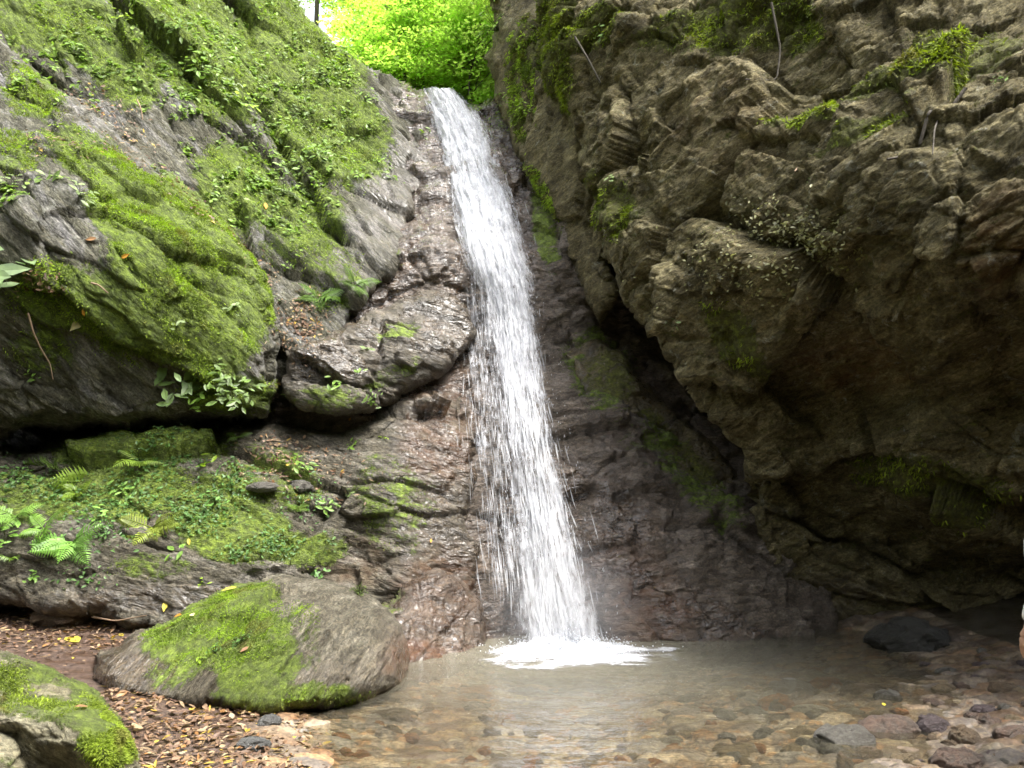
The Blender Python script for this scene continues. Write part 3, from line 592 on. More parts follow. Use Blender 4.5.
# strands: thin ribbons and drops that follow the stream
def strands(name, tab, N, y0, y1, wid, ln, spread, off, seed, bias=None):
    rg = np.random.default_rng(seed); Vs, K = [], 9
    s0 = np.clip(rg.normal(.5, spread, N), -.25, 1.25) if bias is None else bias(rg, N)
    ya = y0 + (y1 - y0) * rg.random(N); L = ln * (.3 + rg.random(N)) * (.22 + 1.0 * (ya / 640) ** 1.5)
    k = np.linspace(0, 1, K)[None]
    y = np.clip(ya[:, None] + L[:, None] * k, tab[0, 0], 646); s = s0[:, None] + rg.normal(0, .03, (N, 1)) * k
    o = off * rg.random((N, 1)) + 0 * k
    C = fall_pt(tab, s.ravel(), y.ravel(), o.ravel()).reshape(N, K, 3)
    w = wid * (.4 + 1.2 * rg.random((N, 1))) * np.sin(np.pi * np.clip(k, .04, .96))
    a = rg.random((N, 1)) * .8 - .4; dx = np.stack([np.cos(a) + 0 * k, np.sin(a) + 0 * k, 0 * a + 0 * k], -1)
    A = C - dx * w[..., None]; B = C + dx * w[..., None]; V = np.stack([A, B], 2).reshape(-1, 3) - FO
    ii = (np.arange(N)[:, None] * K + np.arange(K - 1)[None]).ravel() * 2
    me = mesh_np(name, V, [np.stack([ii, ii + 1, ii + 3, ii + 2], -1)]); o = link(name, me, m_thread, fall); o['kind'] = 'stuff'; return o
strands('water_strands', FALL, 2300, 92, 632, .0050, 30, .21, .26, 1)
strands('water_strands', VEIL, 560, 258, 575, .0034, 26, .28, .08, 2)
# drops
oct_v = np.array([(1, 0, 0), (-1, 0, 0), (0, 1, 0), (0, -1, 0), (0, 0, 1.0), (0, 0, -1.0)], float); oct_f = [np.array([[0, 2, 4], [2, 1, 4], [1, 3, 4], [3, 0, 4], [2, 0, 5], [1, 2, 5], [3, 1, 5], [0, 3, 5]])]
N = 1100; yy = 110 + 535 * RNG.random(N) ** .8; ss = RNG.normal(.5, .33, N)
Pd = fall_pt(FALL, ss, yy, RNG.random(N) * .3); Pd += RNG.normal(0, .04, (N, 3))
me = scatter('spray_drops', oct_v, oct_f, Pd - FO, frame(np.tile([[.06, -.1, 1.]], (N, 1)) + RNG.normal(0, .15, (N, 3)), RNG.random(N)), np.stack([.003 + .003 * RNG.random(N)] * 2 + [.006 + .02 * RNG.random(N)], -1))
o = link('spray_drops', me, m_spray, fall); o['kind'] = 'stuff'
# foam where it lands
t = NT('foam'); p = t.pos(); fd = t.attr('dens')
fa = t.rng(t.math('ADD', t.math('ADD', t.math('MULTIPLY', t.noise(t.mapping(p, scale=(.8, 2.2, 1)), 7, 6, .7, .8), .8), t.math('MULTIPLY', t.noise(p, 30, 4, .7), .5)), t.math('SUBTRACT', fd, .95)), .40, .95, smooth=True)
m_foam = t.done(t.mixs(t.math('MULTIPLY', fa, .95), t.n('ShaderNodeBsdfTransparent').outputs[0], t.bsdf((.62, .63, .66), .5, .4)))
fc = pz(574, 653, .0); gx, gy = np.meshgrid(np.linspace(-1.35, 1.7, 150), np.linspace(-1.1, 1.0, 110)); x, y = gx.ravel(), gy.ravel()
e = np.sqrt((x / 1.25) ** 2 + ((y + .08) / .95) ** 2); e = e + .55 * fbm(np.stack([x / .45, y / .3, 0 * x], -1), 4, 21)
dens = 1.2 * (1 - sm(e, .3, 1.4))
hz = .008 + (.09 * np.exp(-(((x + .12) / .55) ** 2 + ((y - .15) / .25) ** 2)) + .02 * np.exp(-(np.abs(e) / .5) ** 2)) * (1 + 1.6 * fbm(np.stack([x / .16, y / .16, 0 * x], -1), 4, 6)) 
hz = np.maximum(hz, .006); i, j = np.meshgrid(np.arange(109), np.arange(149), indexing='ij'); n_ = 150
me = mesh_np('foam', np.stack([x + fc[0], y + fc[1], hz], -1) - FO, [np.stack([i * n_ + j, i * n_ + j + 1, (i + 1) * n_ + j + 1, (i + 1) * n_ + j], -1).reshape(-1, 4)]); fattr(me, 'dens', dens)
link('foam', me, m_foam, fall)
N = 2600; a = RNG.random(N) * 6.28; rr = np.abs(RNG.normal(0, .5, N)); Pd = np.stack([fc[0] - .05 + np.cos(a) * rr * .8, fc[1] + .1 + np.sin(a) * rr * .55, .03 + np.abs(RNG.normal(0, .10, N)) * np.exp(-rr * 1.1)], -1)
me = scatter('splash_drops', oct_v, oct_f, Pd - FO, frame(RNG.normal(0, 1, (N, 3)), RNG.random(N)), np.stack([.003 + .008 * RNG.random(N)] * 3, -1)); o = link('splash_drops', me, m_spray, fall); o['kind'] = 'stuff'

# fine spray hanging at the foot of the fall
t = NT('spray_mist'); tc = t.n('ShaderNodeTexCoord').outputs['Object']; ln = t.n('ShaderNodeVectorMath', operation='LENGTH'); t.l(tc, ln.inputs[0])
pv = t.n('ShaderNodeVolumePrincipled'); pv.inputs['Color'].default_value = (.95, .95, .97, 1); t.l(t.math('MULTIPLY', t.rng(ln.outputs['Value'], .15, 1.0, 1, 0, True), .42), pv.inputs['Density']); t.l(pv.outputs[0], t.out.inputs['Volume'])
import bmesh
bm = bmesh.new(); bmesh.ops.create_icosphere(bm, subdivisions=3, radius=1.0); me = bpy.data.meshes.new('mist'); bm.to_mesh(me); bm.free()
mp_ = pz(566, 650, 0); o = link('mist', me, t.m, fall); o.location = Vector((mp_[0] - FO[0], mp_[1] - FO[1] + .05, .42)); o.scale = (1.05, .8, .95); o['kind'] = 'stuff'

# ------------------------------------------------------------------ stones
def stone_mesh(seed, flat=.6, rough=.22):
    import bmesh
    bm = bmesh.new(); bmesh.ops.create_icosphere(bm, subdivisions=5, radius=1.0)
    V = np.array([v.co[:] for v in bm.verts]); 
    h = rough * cells(V * 1.3 + seed * 7.7, seed)[0] + .16 * fbm(V * 1.1 + seed, 3, seed) + .05 * fbm(V * 5 + seed, 4, seed)
    V = V * (1 + h)[:, None] * np.array([1, .75, flat])
    for v, c_ in zip(bm.verts, V): v.co = c_
    me = bpy.data.meshes.new('stone'); bm.to_mesh(me); bm.free(); me.polygons.foreach_set('use_smooth', [True] * len(me.polygons)); return me
def stone_mat(name, c1, c2, rough=.45):
    t = NT(name); tc = t.n('ShaderNodeTexCoord').outputs['Object']; 
    c = t.mix(t.rng(t.noise(tc, 1.6, 7, .7, .6), .38, .62), c1, c2); c = t.mix(1.0, c, t.ramp(t.noise(tc, 9, 7, .75), [(.3, (.55, .55, .55)), (.5, (1, 1, 1)), (.72, (1.5, 1.48, 1.4))]), 'MULTIPLY')
    return t.done(t.bsdf(c, rough, .5, t.bump(t.noise(tc, 6, 9, .75), .8, .12)))
SM = {'orange': stone_mat('orange_stone', (.34, .15, .05), (.22, .11, .05)), 'grey': stone_mat('grey_stone', (.17, .16, .14), (.11, .10, .085)), 'pale': stone_mat('pale_stone', (.36, .33, .27), (.2, .17, .13)),
      'red': stone_mat('reddish_stone', (.19, .125, .095), (.12, .10, .085)), 'purple': stone_mat('purple_stone', (.13, .10, .105), (.085, .065, .065)), 'brown': stone_mat('brown_stone', (.17, .12, .075), (.10, .075, .05)),
      'dark': stone_mat('dark_stone', (.05, .048, .042), (.03, .03, .025), .3), 'tan': stone_mat('tan_stone', (.25, .19, .115), (.16, .125, .08)), 'slate': stone_mat('slate_stone', (.16, .158, .15), (.10, .099, .095), .7)}
STONES = [  # px, py (centre), width px, flatness, yaw, lift, colour, label
 (777, 703, 36, .62, 10, .25, 'orange', 'rounded orange stone under the water, the brightest one right of the fall'),
 (846, 742, 62, .55, 15, .45, 'grey', 'large grey stone with pale streaks breaking the water at the bottom right'),
 (890, 729, 58, .48, -14, .45, 'red', 'flat stone half pink, half grey, just right of the large grey one'),
 (934, 727, 34, .7, 0, .5, 'purple', 'dark purple wet stone between the pink stone and the brown one'),
 (965, 737, 32, .62, 20, .55, 'brown', 'square brown stone right of the purple one'),
 (826, 685, 28, .55, -15, .55, 'orange', 'small orange stone poking out of the water below the dark boulder'),
 (818, 713, 44, .34, -8, .45, 'pale', 'long pale sliver of stone lying in the shallow water'),
 (960, 762, 48, .6, -20, .55, 'red', 'pinkish grey stone cut off by the bottom edge of the picture'),
 (795, 687, 46, .5, -20, .1, 'grey', 'grey submerged stone behind the orange ones'),
 (862, 690, 40, .5, -10, .2, 'brown', 'brown submerged stone right of the small orange one'),
 (908, 640, 72, .52, -8, .55, 'dark', 'dark wet boulder at the foot of the overhanging cliff'),
 (480, 692, 44, .4, 10, .15, 'orange', 'rust coloured stone under the water near the mossy boulder'),
 (390, 716, 52, .4, 0, .2, 'brown', 'broad brown stone under the water beside the mossy boulder'),
 (268, 725, 24, .75, 30, .6, 'slate', 'upright slate grey stone on the leafy bank'),
 (252, 745, 32, .5, 5, .5, 'slate', 'flat slate grey stone on the leafy bank below the upright one'),
 (800, 734, 40, .5, 5, .1, 'tan', 'tan submerged stone left of the large grey one'),
 (735, 752, 46, .45, 10, .1, 'tan', 'tan flat stone under the water at the bottom edge, middle of the pool'),
 (690, 735, 40, .4, -12, .05, 'tan', 'tan stone under murky water below the foam'),
 (1005, 690, 30, .55, -30, .5, 'brown', 'brown stone on the gravel bank near the right edge'),
 (985, 712, 26, .6, 10, .5, 'purple', 'small purple stone on the gravel bank'),
 (1012, 735, 34, .55, 0, .5, 'red', 'reddish stone on the gravel bank at the right edge'),
 (945, 690, 24, .5, -10, .5, 'tan', 'tan stone at the waterline of the gravel bank'),
 (967, 677, 18, .5, 25, .5, 'pale', 'small pale angular stone on the gravel bank'),
 (870, 755, 34, .5, -12, .4, 'brown', 'brown stone wedged below the pink and grey one'),
 (905, 760, 30, .5, 14, .4, 'tan', 'tan stone at the bottom edge right of the large grey one'),
 (770, 640, 22, .5, 0, .4, 'dark', 'small dark stone at the water edge by the knobbly rock'),
 (100, 607, 40, .35, -5, .5, 'brown', 'flat brown stone among the dead leaves below the fern ledge'),
 (60, 618, 56, .4, 4, .5, 'brown', 'wide brown stone in the leaf litter at the far left'),
 (300, 478, 26, .5, 10, .5, 'grey', 'small grey block lying on the ledge among leaves'),
 (262, 480, 34, .3, -5, .5, 'grey', 'flat grey slab on the ledge beside the dark hole'),
]
for k, (a, b, w, flat, yaw, lift, mt, lab) in enumerate(STONES):
    p, n = hit(a, b + w * flat * .25) if b < 600 else (on_ground(a, b + w * flat * .25), None)
    dpt = (p[1] - 0) * CP + (p[2] - 1.6) * SP; rad = w / 2 / F * dpt
    me = stone_mesh(k + 1, flat); o = link('boulder' if 'boulder' in lab else 'stone', me, SM[mt]); o.scale = (rad,) * 3; o.rotation_euler = (R(random.uniform(-8, 8)), R(random.uniform(-8, 8)), R(yaw))
    o.location = (p[0], p[1], p[2] + rad * flat * (lift - .1)); tag(o, lab, 'boulder' if 'boulder' in lab else 'stone', 'stones in and beside the pool')
# small unlabelled stones: nothing tells them apart
protos = [stone_mesh(60 + k, f, .3) for k, f in enumerate((.5, .6, .45, .7))]
def small(N, region, mats, lab, grp, wpx):
    for k in range(N):
        a, b = region(); p = on_ground(a, b); dpt = p[1]; rad = random.uniform(*wpx) / 2 / F * dpt
        me = random.choice(protos).copy(); o = link('stone', me, SM[random.choice(mats)]); o.scale = (rad * random.uniform(.8, 1.3), rad, rad); o.rotation_euler = (R(random.uniform(-15, 15)), R(random.uniform(-15, 15)), random.uniform(0, 6.28))
        o.location = (p[0], p[1], p[2] + rad * .25); tag(o, lab, 'stone', grp)
small(70, lambda: (random.uniform(900, 1040), random.uniform(655, 790)), ['brown', 'red', 'purple', 'grey', 'tan'], 'small wet brown stone among the many on the gravel bank at right', 'small stones of the gravel bank', (9, 20))
small(60, lambda: (random.uniform(660, 900), random.uniform(690, 790)), ['tan', 'brown', 'orange', 'grey', 'tan', 'pale'], 'small stone under the shallow water among many like it, right of the pool middle', 'small stones under the right shallows', (10, 24))
small(60, lambda: (random.uniform(330, 660), random.uniform(712, 790)), ['tan', 'brown', 'orange', 'tan'], 'small tan stone among many under the shallow water at the near side of the pool', 'small stones under the near shallows', (9, 22))

# ------------------------------------------------------------------ fallen leaves
leaf_v = np.array([(0, -.5, .02), (.22, -.22, .06), (.25, .1, .07), (0, .55, -.03), (-.25, .1, .06), (-.22, -.22, .05), (0, -.05, 0)], float)
leaf_f = [np.array([[0, 1, 6], [1, 2, 6], [2, 3, 6], [3, 4, 6], [4, 5, 6], [5, 0, 6]])]
DEAD = np.array([(.15, .085, .055), (.21, .135, .09), (.29, .21, .14), (.10, .06, .045), (.25, .16, .115), (.19, .125, .10), (.33, .26, .18), (.42, .30, .06), (.26, .13, .05)])
pos, nor = [], []
def litter_px(N, fx):
    for _ in range(N):
        a, b = fx(); p, n = on_ground(a, b), np.array([0, 0, 1.])
        if b < 600: p, n = hit(a, b)
        pos.append(p); nor.append(n)
G = random.gauss
litter_px(2300, lambda: (random.uniform(100, 335), random.uniform(690, 800)))
litter_px(1500, lambda: (random.uniform(-30, 215), min(676, max(600, G(630, 17)))))
litter_px(330, lambda: (G(302, 13), G(325, 18)))
litter_px(260, lambda: (G(285, 22), G(452, 16)))
litter_px(420, lambda: (lambda s: (60 + 215 * s + G(0, 7), 85 + 190 * s + G(0, 8)))(random.random()))
litter_px(90, lambda: (lambda s: (95 + 50 * s + G(0, 8), 85 + 60 * s + G(0, 8)))(random.random()))
litter_px(80, lambda: (G(65, 20), G(150, 8)))
litter_px(60, lambda: (G(40, 14), G(285, 6)))
litter_px(70, lambda: (G(330, 22), G(470, 14)))
pos = np.array(pos); nor = np.array(nor); N = len(pos)
n2 = nor + RNG.normal(0, .35, (N, 3)) + np.array([0, 0, .3])
dist = np.linalg.norm(pos - CAM, axis=1)
ci = RNG.choice(len(DEAD), N, p=np.array([.19, .17, .12, .18, .1, .1, .05, .05, .04])); cols = DEAD[ci] * (.7 + .6 * RNG.random((N, 1)))
me = scatter('leaf_litter', leaf_v, leaf_f, pos + nor * .03, frame(n2, RNG.random(N) * 6.28), np.stack([.025 + .06 * RNG.random(N) ** 1.5, .03 + .06 * RNG.random(N) ** 1.3, .06 * RNG.random(N) + .02], -1), cols)
tag(link('leaf_litter', me, m_dead), 'brown dead leaf litter lying on the left bank and in the ledge crevices', 'leaf litter', kind='stuff')
LEAVES = [(228, 590, 20, 'y', 'pale yellow leaf lying on top of the mossy boulder'), (72, 642, 34, 'y', 'yellow green leaf on the litter above the nearest boulder'), (165, 606, 14, 'y', 'bright yellow leaf in the litter under the ledge, above the mossy boulder'),
 (178, 617, 14, 'o', 'orange yellow leaf beside the top left of the mossy boulder'), (192, 616, 14, 'p', 'pale leaf on the upper left rim of the mossy boulder'), (120, 637, 15, 'y', 'yellow leaf lying just above the nearest boulder and right of its tip'),
 (245, 652, 12, 'b', 'brown leaf with pale centre on the moss of the long boulder'), (290, 742, 18, 'y', 'bright yellow leaf at the waterline of the left bank'), (283, 733, 14, 'o', 'orange leaf beside the upright slate stone'),
 (215, 710, 20, 'p', 'pale cream leaf at the foot of the mossy boulder'), (205, 722, 24, 'b', 'folded tan leaf in the middle of the left bank'), (122, 697, 24, 'b', 'curled light brown leaf beside the nearest boulder'),
 (50, 706, 12, 'b', 'curled brown leaf lying on the nearest boulder top'), (80, 706, 16, 'b', 'reddish brown leaf on the right part of the nearest boulder'), (430, 541, 7, 'o', 'small orange leaf stuck on the wet rock left of the fall'),
 (150, 549, 10, 'y', 'yellow leaf on the mossy ledge above the big gap'), (188, 541, 10, 'y', 'round yellow leaf on the ledge above the heart leaved sprout'), (348, 419, 6, 'o', 'tiny orange leaf on the shelf right of the dark gap'),
 (128, 258, 12, 'o', 'orange leaf on the bright moss of the bulge'), (88, 310, 10, 'o', 'orange leaf on the lower left of the bulge'), (95, 246, 14, 'b', 'brown leaf near the centre of the bulge'), (75, 326, 22, 'p', 'pale dead leaf lying on the bulge'),
 (884, 707, 10, 'y', 'yellow leaf floating above the pink and grey stone'), (752, 637, 9, 'y', 'yellow leaf floating at the foot of the right cliff'), (268, 199, 12, 'o', 'orange leaf caught on the upper slope')]
LC = {'y': (.5, .42, .06), 'o': (.5, .24, .03), 'p': (.5, .44, .26), 'b': (.26, .14, .07)}
lm = {}
for k, c_ in LC.items(): lm[k] = leaf_mat('fallen_leaf_' + {'y': 'yellow', 'o': 'orange', 'p': 'pale', 'b': 'brown'}[k], .15, .6, col=c_)
for (a, b, w, k, lab) in LEAVES:
    p, n = hit(a, b)
    if 'floating' in lab: p = pz(a, b, .012); n = np.array([0, 0, 1.])
    s = .62 * w / F * np.linalg.norm(p - CAM); me = mesh_np('fallen_leaf', leaf_v * np.array([s, s * 1.1, s]), leaf_f, False); o = link('fallen_leaf', me, lm[k])
    nn = Vector(n + np.array([0, -.2, .3])).normalized(); o.matrix_world = Matrix.Translation(Vector(p + n * .02)) @ nn.to_track_quat('Z', 'Y').to_matrix().to_4x4() @ Matrix.Rotation(random.uniform(0, 6.28), 4, 'Z')
    tag(o, lab, 'leaf', 'single leaves fallen on rock and water')

# ------------------------------------------------------------------ plants
def frond_geo(L, rg, npair=13, wide=.30, droop=.5):
    parts = []; s = np.linspace(0, 1, 12); path = np.stack([0 * s, L * (s - .12 * s ** 3), L * (.35 * s - droop * s ** 2 * .9)], -1)
    parts.append(tube(path, .0035 * (1.3 - s) * (L / .3 + .4), 4)); V, Fq = [], []
    for k in range(npair):
        u = .16 + .82 * k / (npair - 1); b = np.array([np.interp(u, s, path[:, i]) for i in range(3)]); ln = L * wide * (math.sin(math.pi * min(1, .25 + .80 * u)) * .95 + .08); wd = L * .020 * (1.25 - .55 * u) * 1.3
        for sg in (-1, 1):
            d = np.array([sg * .88, .45, -.12 + rg.normal() * .1]); d /= np.linalg.norm(d); side = np.array([-sg * .3, .9, 0.]) * wd
            o = len(V); V += [b - side * .6, b + side * .6, b + d * ln * .5 + side + [0, 0, .01], b + d * ln * .5 - side + [0, 0, .01], b + d * ln + [0, 0, -ln * .2]]
            Fq.append((o, o + 1, o + 2, o + 3)); Fq.append((o + 3, o + 2, o + 4, o + 4))
    Fq = np.array(Fq); q = Fq[::2]; tr = Fq[1::2][:, :3]
    v0, f0 = parts[0]; V = np.array(V); return np.concatenate([v0, V]), [f0, q + len(v0), tr + len(v0)]
def tilt(n, up=.6): return Vector(np.asarray(n) * (1 - up) + np.array([0, -.15, up])).normalized()
def fern(px, py, w, lab, col=(.13, .22, .03), nf=6, seed=0):
    p, n = hit(px, py); rg = np.random.default_rng(seed + 100); L = w / F * np.linalg.norm(p - CAM) * .74
    e = empty('fern', p); tag(e, lab, 'fern', 'ferns on the mossy rocks'); q0 = tilt(n, .35).to_track_quat('Z', 'Y')
    for k in range(nf):
        v, f = frond_geo(L * rg.uniform(.75, 1.15), rg); me = mesh_np('frond', v, f, False); cattr(me, 'col', np.tile(np.array(col) * 1.0 * rg.uniform(.8, 1.2), (len(v), 1))); o = link('frond', me, m_green, e)
        ang = math.pi + (k / max(1, nf - 1) - .5) * 3.9 + rg.normal() * .2
        o.rotation_euler = (q0.to_matrix().to_4x4() @ Matrix.Rotation(ang + rg.normal() * .1, 4, 'Z') @ Matrix.Rotation(R(rg.uniform(5, 40)), 4, 'X')).to_euler()
    return e
FERNS = [(52, 452, 44, 'upright light green fern at the far left, just under the dark overhang', (.13, .21, .05), 6), (88, 468, 58, 'large yellow green fern hanging on the ledge left of its middle', (.19, .28, .045), 7),
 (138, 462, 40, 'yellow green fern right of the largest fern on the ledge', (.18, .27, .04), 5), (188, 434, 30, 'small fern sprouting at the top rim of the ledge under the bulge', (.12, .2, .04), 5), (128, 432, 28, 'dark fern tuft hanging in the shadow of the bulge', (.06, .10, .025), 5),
 (78, 492, 26, 'small fern directly below the largest fern', (.17, .26, .03), 4), (152, 528, 42, 'yellowish fern drooping in front of the ledge middle', (.22, .27, .05), 6), (236, 436, 20, 'tiny fern at the right end of the ledge rim', (.12, .2, .04), 4),
 (22, 528, 36, 'leftmost broad fern low on the ledge', (.16, .28, .06), 5), (52, 538, 38, 'second fern from the left in the low row on the ledge', (.17, .30, .06), 6), (80, 548, 46, 'rightmost fern of the low row with long drooping fronds', (.16, .30, .07), 7), (62, 526, 26, 'small pale fern above the low row', (.17, .3, .07), 4), (18, 562, 28, 'pale fern lowest at the far left of the ledge', (.17, .28, .05), 4),
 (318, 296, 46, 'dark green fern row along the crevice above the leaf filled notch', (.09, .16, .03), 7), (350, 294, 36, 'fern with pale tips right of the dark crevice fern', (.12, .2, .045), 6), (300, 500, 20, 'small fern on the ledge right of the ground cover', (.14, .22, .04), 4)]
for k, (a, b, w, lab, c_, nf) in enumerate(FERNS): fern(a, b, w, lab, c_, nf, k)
def leafy(px, py, w, lab, col, nl=14, big=.3, name='leafy_plant', cat='plant', grp='small leafy plants on the rocks', seed=0, shape=1.5, bright=.12):
    p, n = hit(px, py); rg = np.random.default_rng(seed + 500); r = w / 2 / F * np.linalg.norm(p - CAM)
    e = empty(name, p); tag(e, lab, cat, grp); up = tilt(n, .35)
    pos, nor, sp, stems = [], [], [], []
    for k in range(nl):
        d = rg.normal(0, 1, 3); d /= np.linalg.norm(d); d = d * r * rg.uniform(.35, 1.0); d = d - np.asarray(up) * min(0, d @ np.asarray(up)) + np.asarray(up) * r * .25
        pos.append(d); nn = np.asarray(up) * .8 + d / r * .35 + np.array([0, -.35, .55]) + rg.normal(0, .25, 3); nor.append(nn); sp.append(rg.random() * 6.28)
        s = np.linspace(0, 1, 4)[:, None]; stems.append(tube(d * s + np.asarray(up) * r * .15 * np.sin(s * 3), .0025, 3))
    N = nl; cols = np.array(col) * (.7 + .6 * rg.random((N, 1))); sz = r * big * .72 * (.6 + .8 * rg.random(N))
    me = scatter('leaves', leaf_v * np.array([1.5, 1.5, 1.2]), leaf_f, np.array(pos), frame(np.array(nor), np.array(sp)), np.stack([sz, sz * shape / 1.2, sz], -1), cols); link('leaves', me, m_green, e)
    v, f = joinm(stems); me = mesh_np('stems', v, f); cattr(me, 'col', np.tile(np.array([(.06, .08, .02)]), (len(v), 1))); link('stems', me, m_green, e)
    return e
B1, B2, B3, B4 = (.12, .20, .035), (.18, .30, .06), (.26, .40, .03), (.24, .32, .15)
PLANTS = [(12, 275, 56, 'pale broad leaved plant at the left edge of the picture, halfway up', (.26, .36, .20), 12, .55), (180, 393, 54, 'broad leaved plant hanging at the bottom of the bulge, with the largest leaves there', (.16, .24, .09), 14, .42), (228, 388, 60, 'dense small leaved plant at the lower right of the bulge', B1, 60, .2), (205, 405, 40, 'leaf cluster between the two plants under the bulge', B2, 22, .3),
 (14, 548, 34, 'light green leafy plant behind the leftmost low fern', (.2, .36, .08), 16, .36), (100, 528, 26, 'light green sprig above the long frond fern', (.2, .36, .08), 12, .36), (38, 582, 20, 'small light green sprig at the lower rim of the ledge, far left', (.2, .36, .08), 10, .4), (118, 492, 30, 'pale leafy plant in the middle of the ground cover', (.2, .34, .08), 18, .3), (215, 500, 28, 'green leafy tuft at the right of the ground cover', (.14, .28, .07), 22, .28), (180, 557, 22, 'sprout with one heart shaped leaf on the lower ledge', (.18, .32, .07), 5, .6), (330, 389, 22, 'pale green sprout on the shelf above the dark gap', B2, 10, .45), (292, 396, 18, 'small sprout at the left end of the shelf', B2, 8, .45), (357, 372, 14, 'single light leaf sprout in the middle of the shelf', B2, 4, .7), (368, 398, 24, 'low green plant at the right of the shelf', B1, 20, .28), (366, 350, 14, 'tiny pale sprout above the shelf', B4, 5, .6),
 (302, 466, 28, 'green sprout amid the dead leaves on the ledge', B2, 16, .36), (328, 502, 24, 'sprout with spread leaves right of the ledge middle', B2, 14, .38), (350, 436, 20, 'small plant on the rock right of the leaf strewn ledge', B2, 12, .35), (382, 432, 12, 'tiny green sprout near the wet rock left of the fall', B3, 7, .4), (318, 572, 22, 'bright green plant in front of the dark hollow', (.16, .32, .1), 12, .4), (352, 494, 14, 'small pale sprout above the green rock left of the fall', B4, 6, .5),
 (205, 465, 24, 'bright sprout among the ground cover', B3, 10, .4), (240, 640, 22, 'clump of tiny leaves on the mossy boulder', (.10, .22, .05), 26, .22), (198, 650, 14, 'three leaved sprout on the left of the mossy boulder', B3, 5, .55), (215, 652, 18, 'low leafy clump beside the three leaved sprout', (.10, .2, .05), 14, .28), (190, 626, 12, 'tiny sprout near the rim of the mossy boulder', B2, 8, .35), (204, 588, 14, 'flat leaf sprout behind the mossy boulder', B3, 6, .5),
 (358, 592, 20, 'rounded bright moss cushion at the back of the mossy boulder', (.12, .19, .02), 60, .14),
 (60, 193, 46, 'spreading fern like plant on the upper bulge', (.17, .25, .08), 22, .3), (78, 210, 34, 'pale plant just below the spreading one', B4, 16, .32), (20, 205, 34, 'pale sprig at the upper left of the bulge', B4, 12, .36), (160, 172, 30, 'silvery leaved plant by the diagonal leaf streak', B4, 12, .4), (208, 212, 22, 'pale plant on the shoulder of the bulge', B4, 8, .4), (235, 308, 20, 'pale leaf spray at the right side of the bulge', B4, 7, .45), (176, 326, 14, 'three leaves on the bright moss', B4, 4, .7), (270, 305, 18, 'spray of leaves in the corner beside the notch', B4, 8, .45),
 (175, 42, 34, 'dark leaved plant with white glints high on the upper slope', B1, 26, .26), (200, 75, 40, 'bright plant in the middle of the upper slope', B2, 26, .26), (190, 98, 30, 'plant below the bright one on the upper slope', B2, 20, .28), (240, 104, 36, 'bright yellow green plant on the upper slope', B3, 24, .28), (228, 90, 22, 'white glinting leaves beside the yellow green plant', (.25, .3, .2), 12, .34), (250, 140, 34, 'plant in the shadowed hollow of the upper slope', B1, 26, .26), (290, 165, 40, 'leafy plant right of the shadowed hollow', B2, 32, .22), (285, 190, 40, 'pale leaved plant below the leafy one', B4, 30, .24), (312, 165, 30, 'green plant below the crest of the upper slope', B2, 20, .28),
 (345, 62, 26, 'bright plant right under the crest', B3, 18, .3), (348, 82, 26, 'second bright plant below the crest', B3, 20, .28), (318, 76, 30, 'row of dark leaves under the crest', B1, 24, .24), (330, 45, 24, 'plant on the crest below the sky gap', B2, 18, .28), (365, 100, 24, 'small leaves hanging at the right end of the crest', B2, 16, .28), (300, 112, 30, 'dark plant under the bare patch of the crest', B1, 24, .24), (375, 170, 22, 'small plant left of the pale wet ledge', B2, 14, .3),
 (130, 6, 30, 'yellow green plant at the top edge of the picture', B3, 18, .3), (125, 30, 20, 'round bright leaves near the top edge', B3, 10, .4), (70, 50, 26, 'plant near the top left corner', B2, 18, .3), (100, 70, 26, 'small plant above the twig in the leaf streak', B1, 16, .3), (15, 85, 20, 'sprig at the left edge near the top', B3, 10, .34), (55, 125, 18, 'sprig above the pale leaf streak at left', B3, 8, .4), (30, 380, 18, 'small sprout below the hanging root', B2, 8, .4),
 (626, 272, 16, 'yellow green sprout on the edge of the overhang', B3, 8, .4), (618, 184, 16, 'pale blade leaved sprig on the shaded edge of the overhang', B4, 5, .6), (683, 328, 20, 'two pale leaves on the underside of the overhang', (.2, .28, .14), 4, .6), (800, 165, 20, 'small fern like sprig under the mossy step of the cliff', B2, 10, .35), (830, 138, 24, 'light sprig on the mossy step of the cliff', B2, 14, .3), (948, 28, 22, 'dark green leaf clump on the moss high at right', B1, 14, .3), (915, 55, 18, 'sprig with pale leaf on the high moss at right', B4, 6, .45), (1005, 68, 20, 'green leaf clump at the right edge near the top', B1, 14, .3), (608, 40, 22, 'sprig beside the mossy column', B2, 12, .3), (530, 112, 20, 'small yellow plant in the cleft right of the fall top', B3, 12, .3)]
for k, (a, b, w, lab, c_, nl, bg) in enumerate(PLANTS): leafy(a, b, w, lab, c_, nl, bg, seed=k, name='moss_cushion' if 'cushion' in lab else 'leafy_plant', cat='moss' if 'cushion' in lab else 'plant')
# shrub hanging at the pillar's left edge, against the bright wood
leafy(497, 30, 50, 'bright green shrub sprig hanging at the left edge of the rock pillar', (.18, .32, .03), 60, .16, seed=900, name='shrub', cat='shrub')

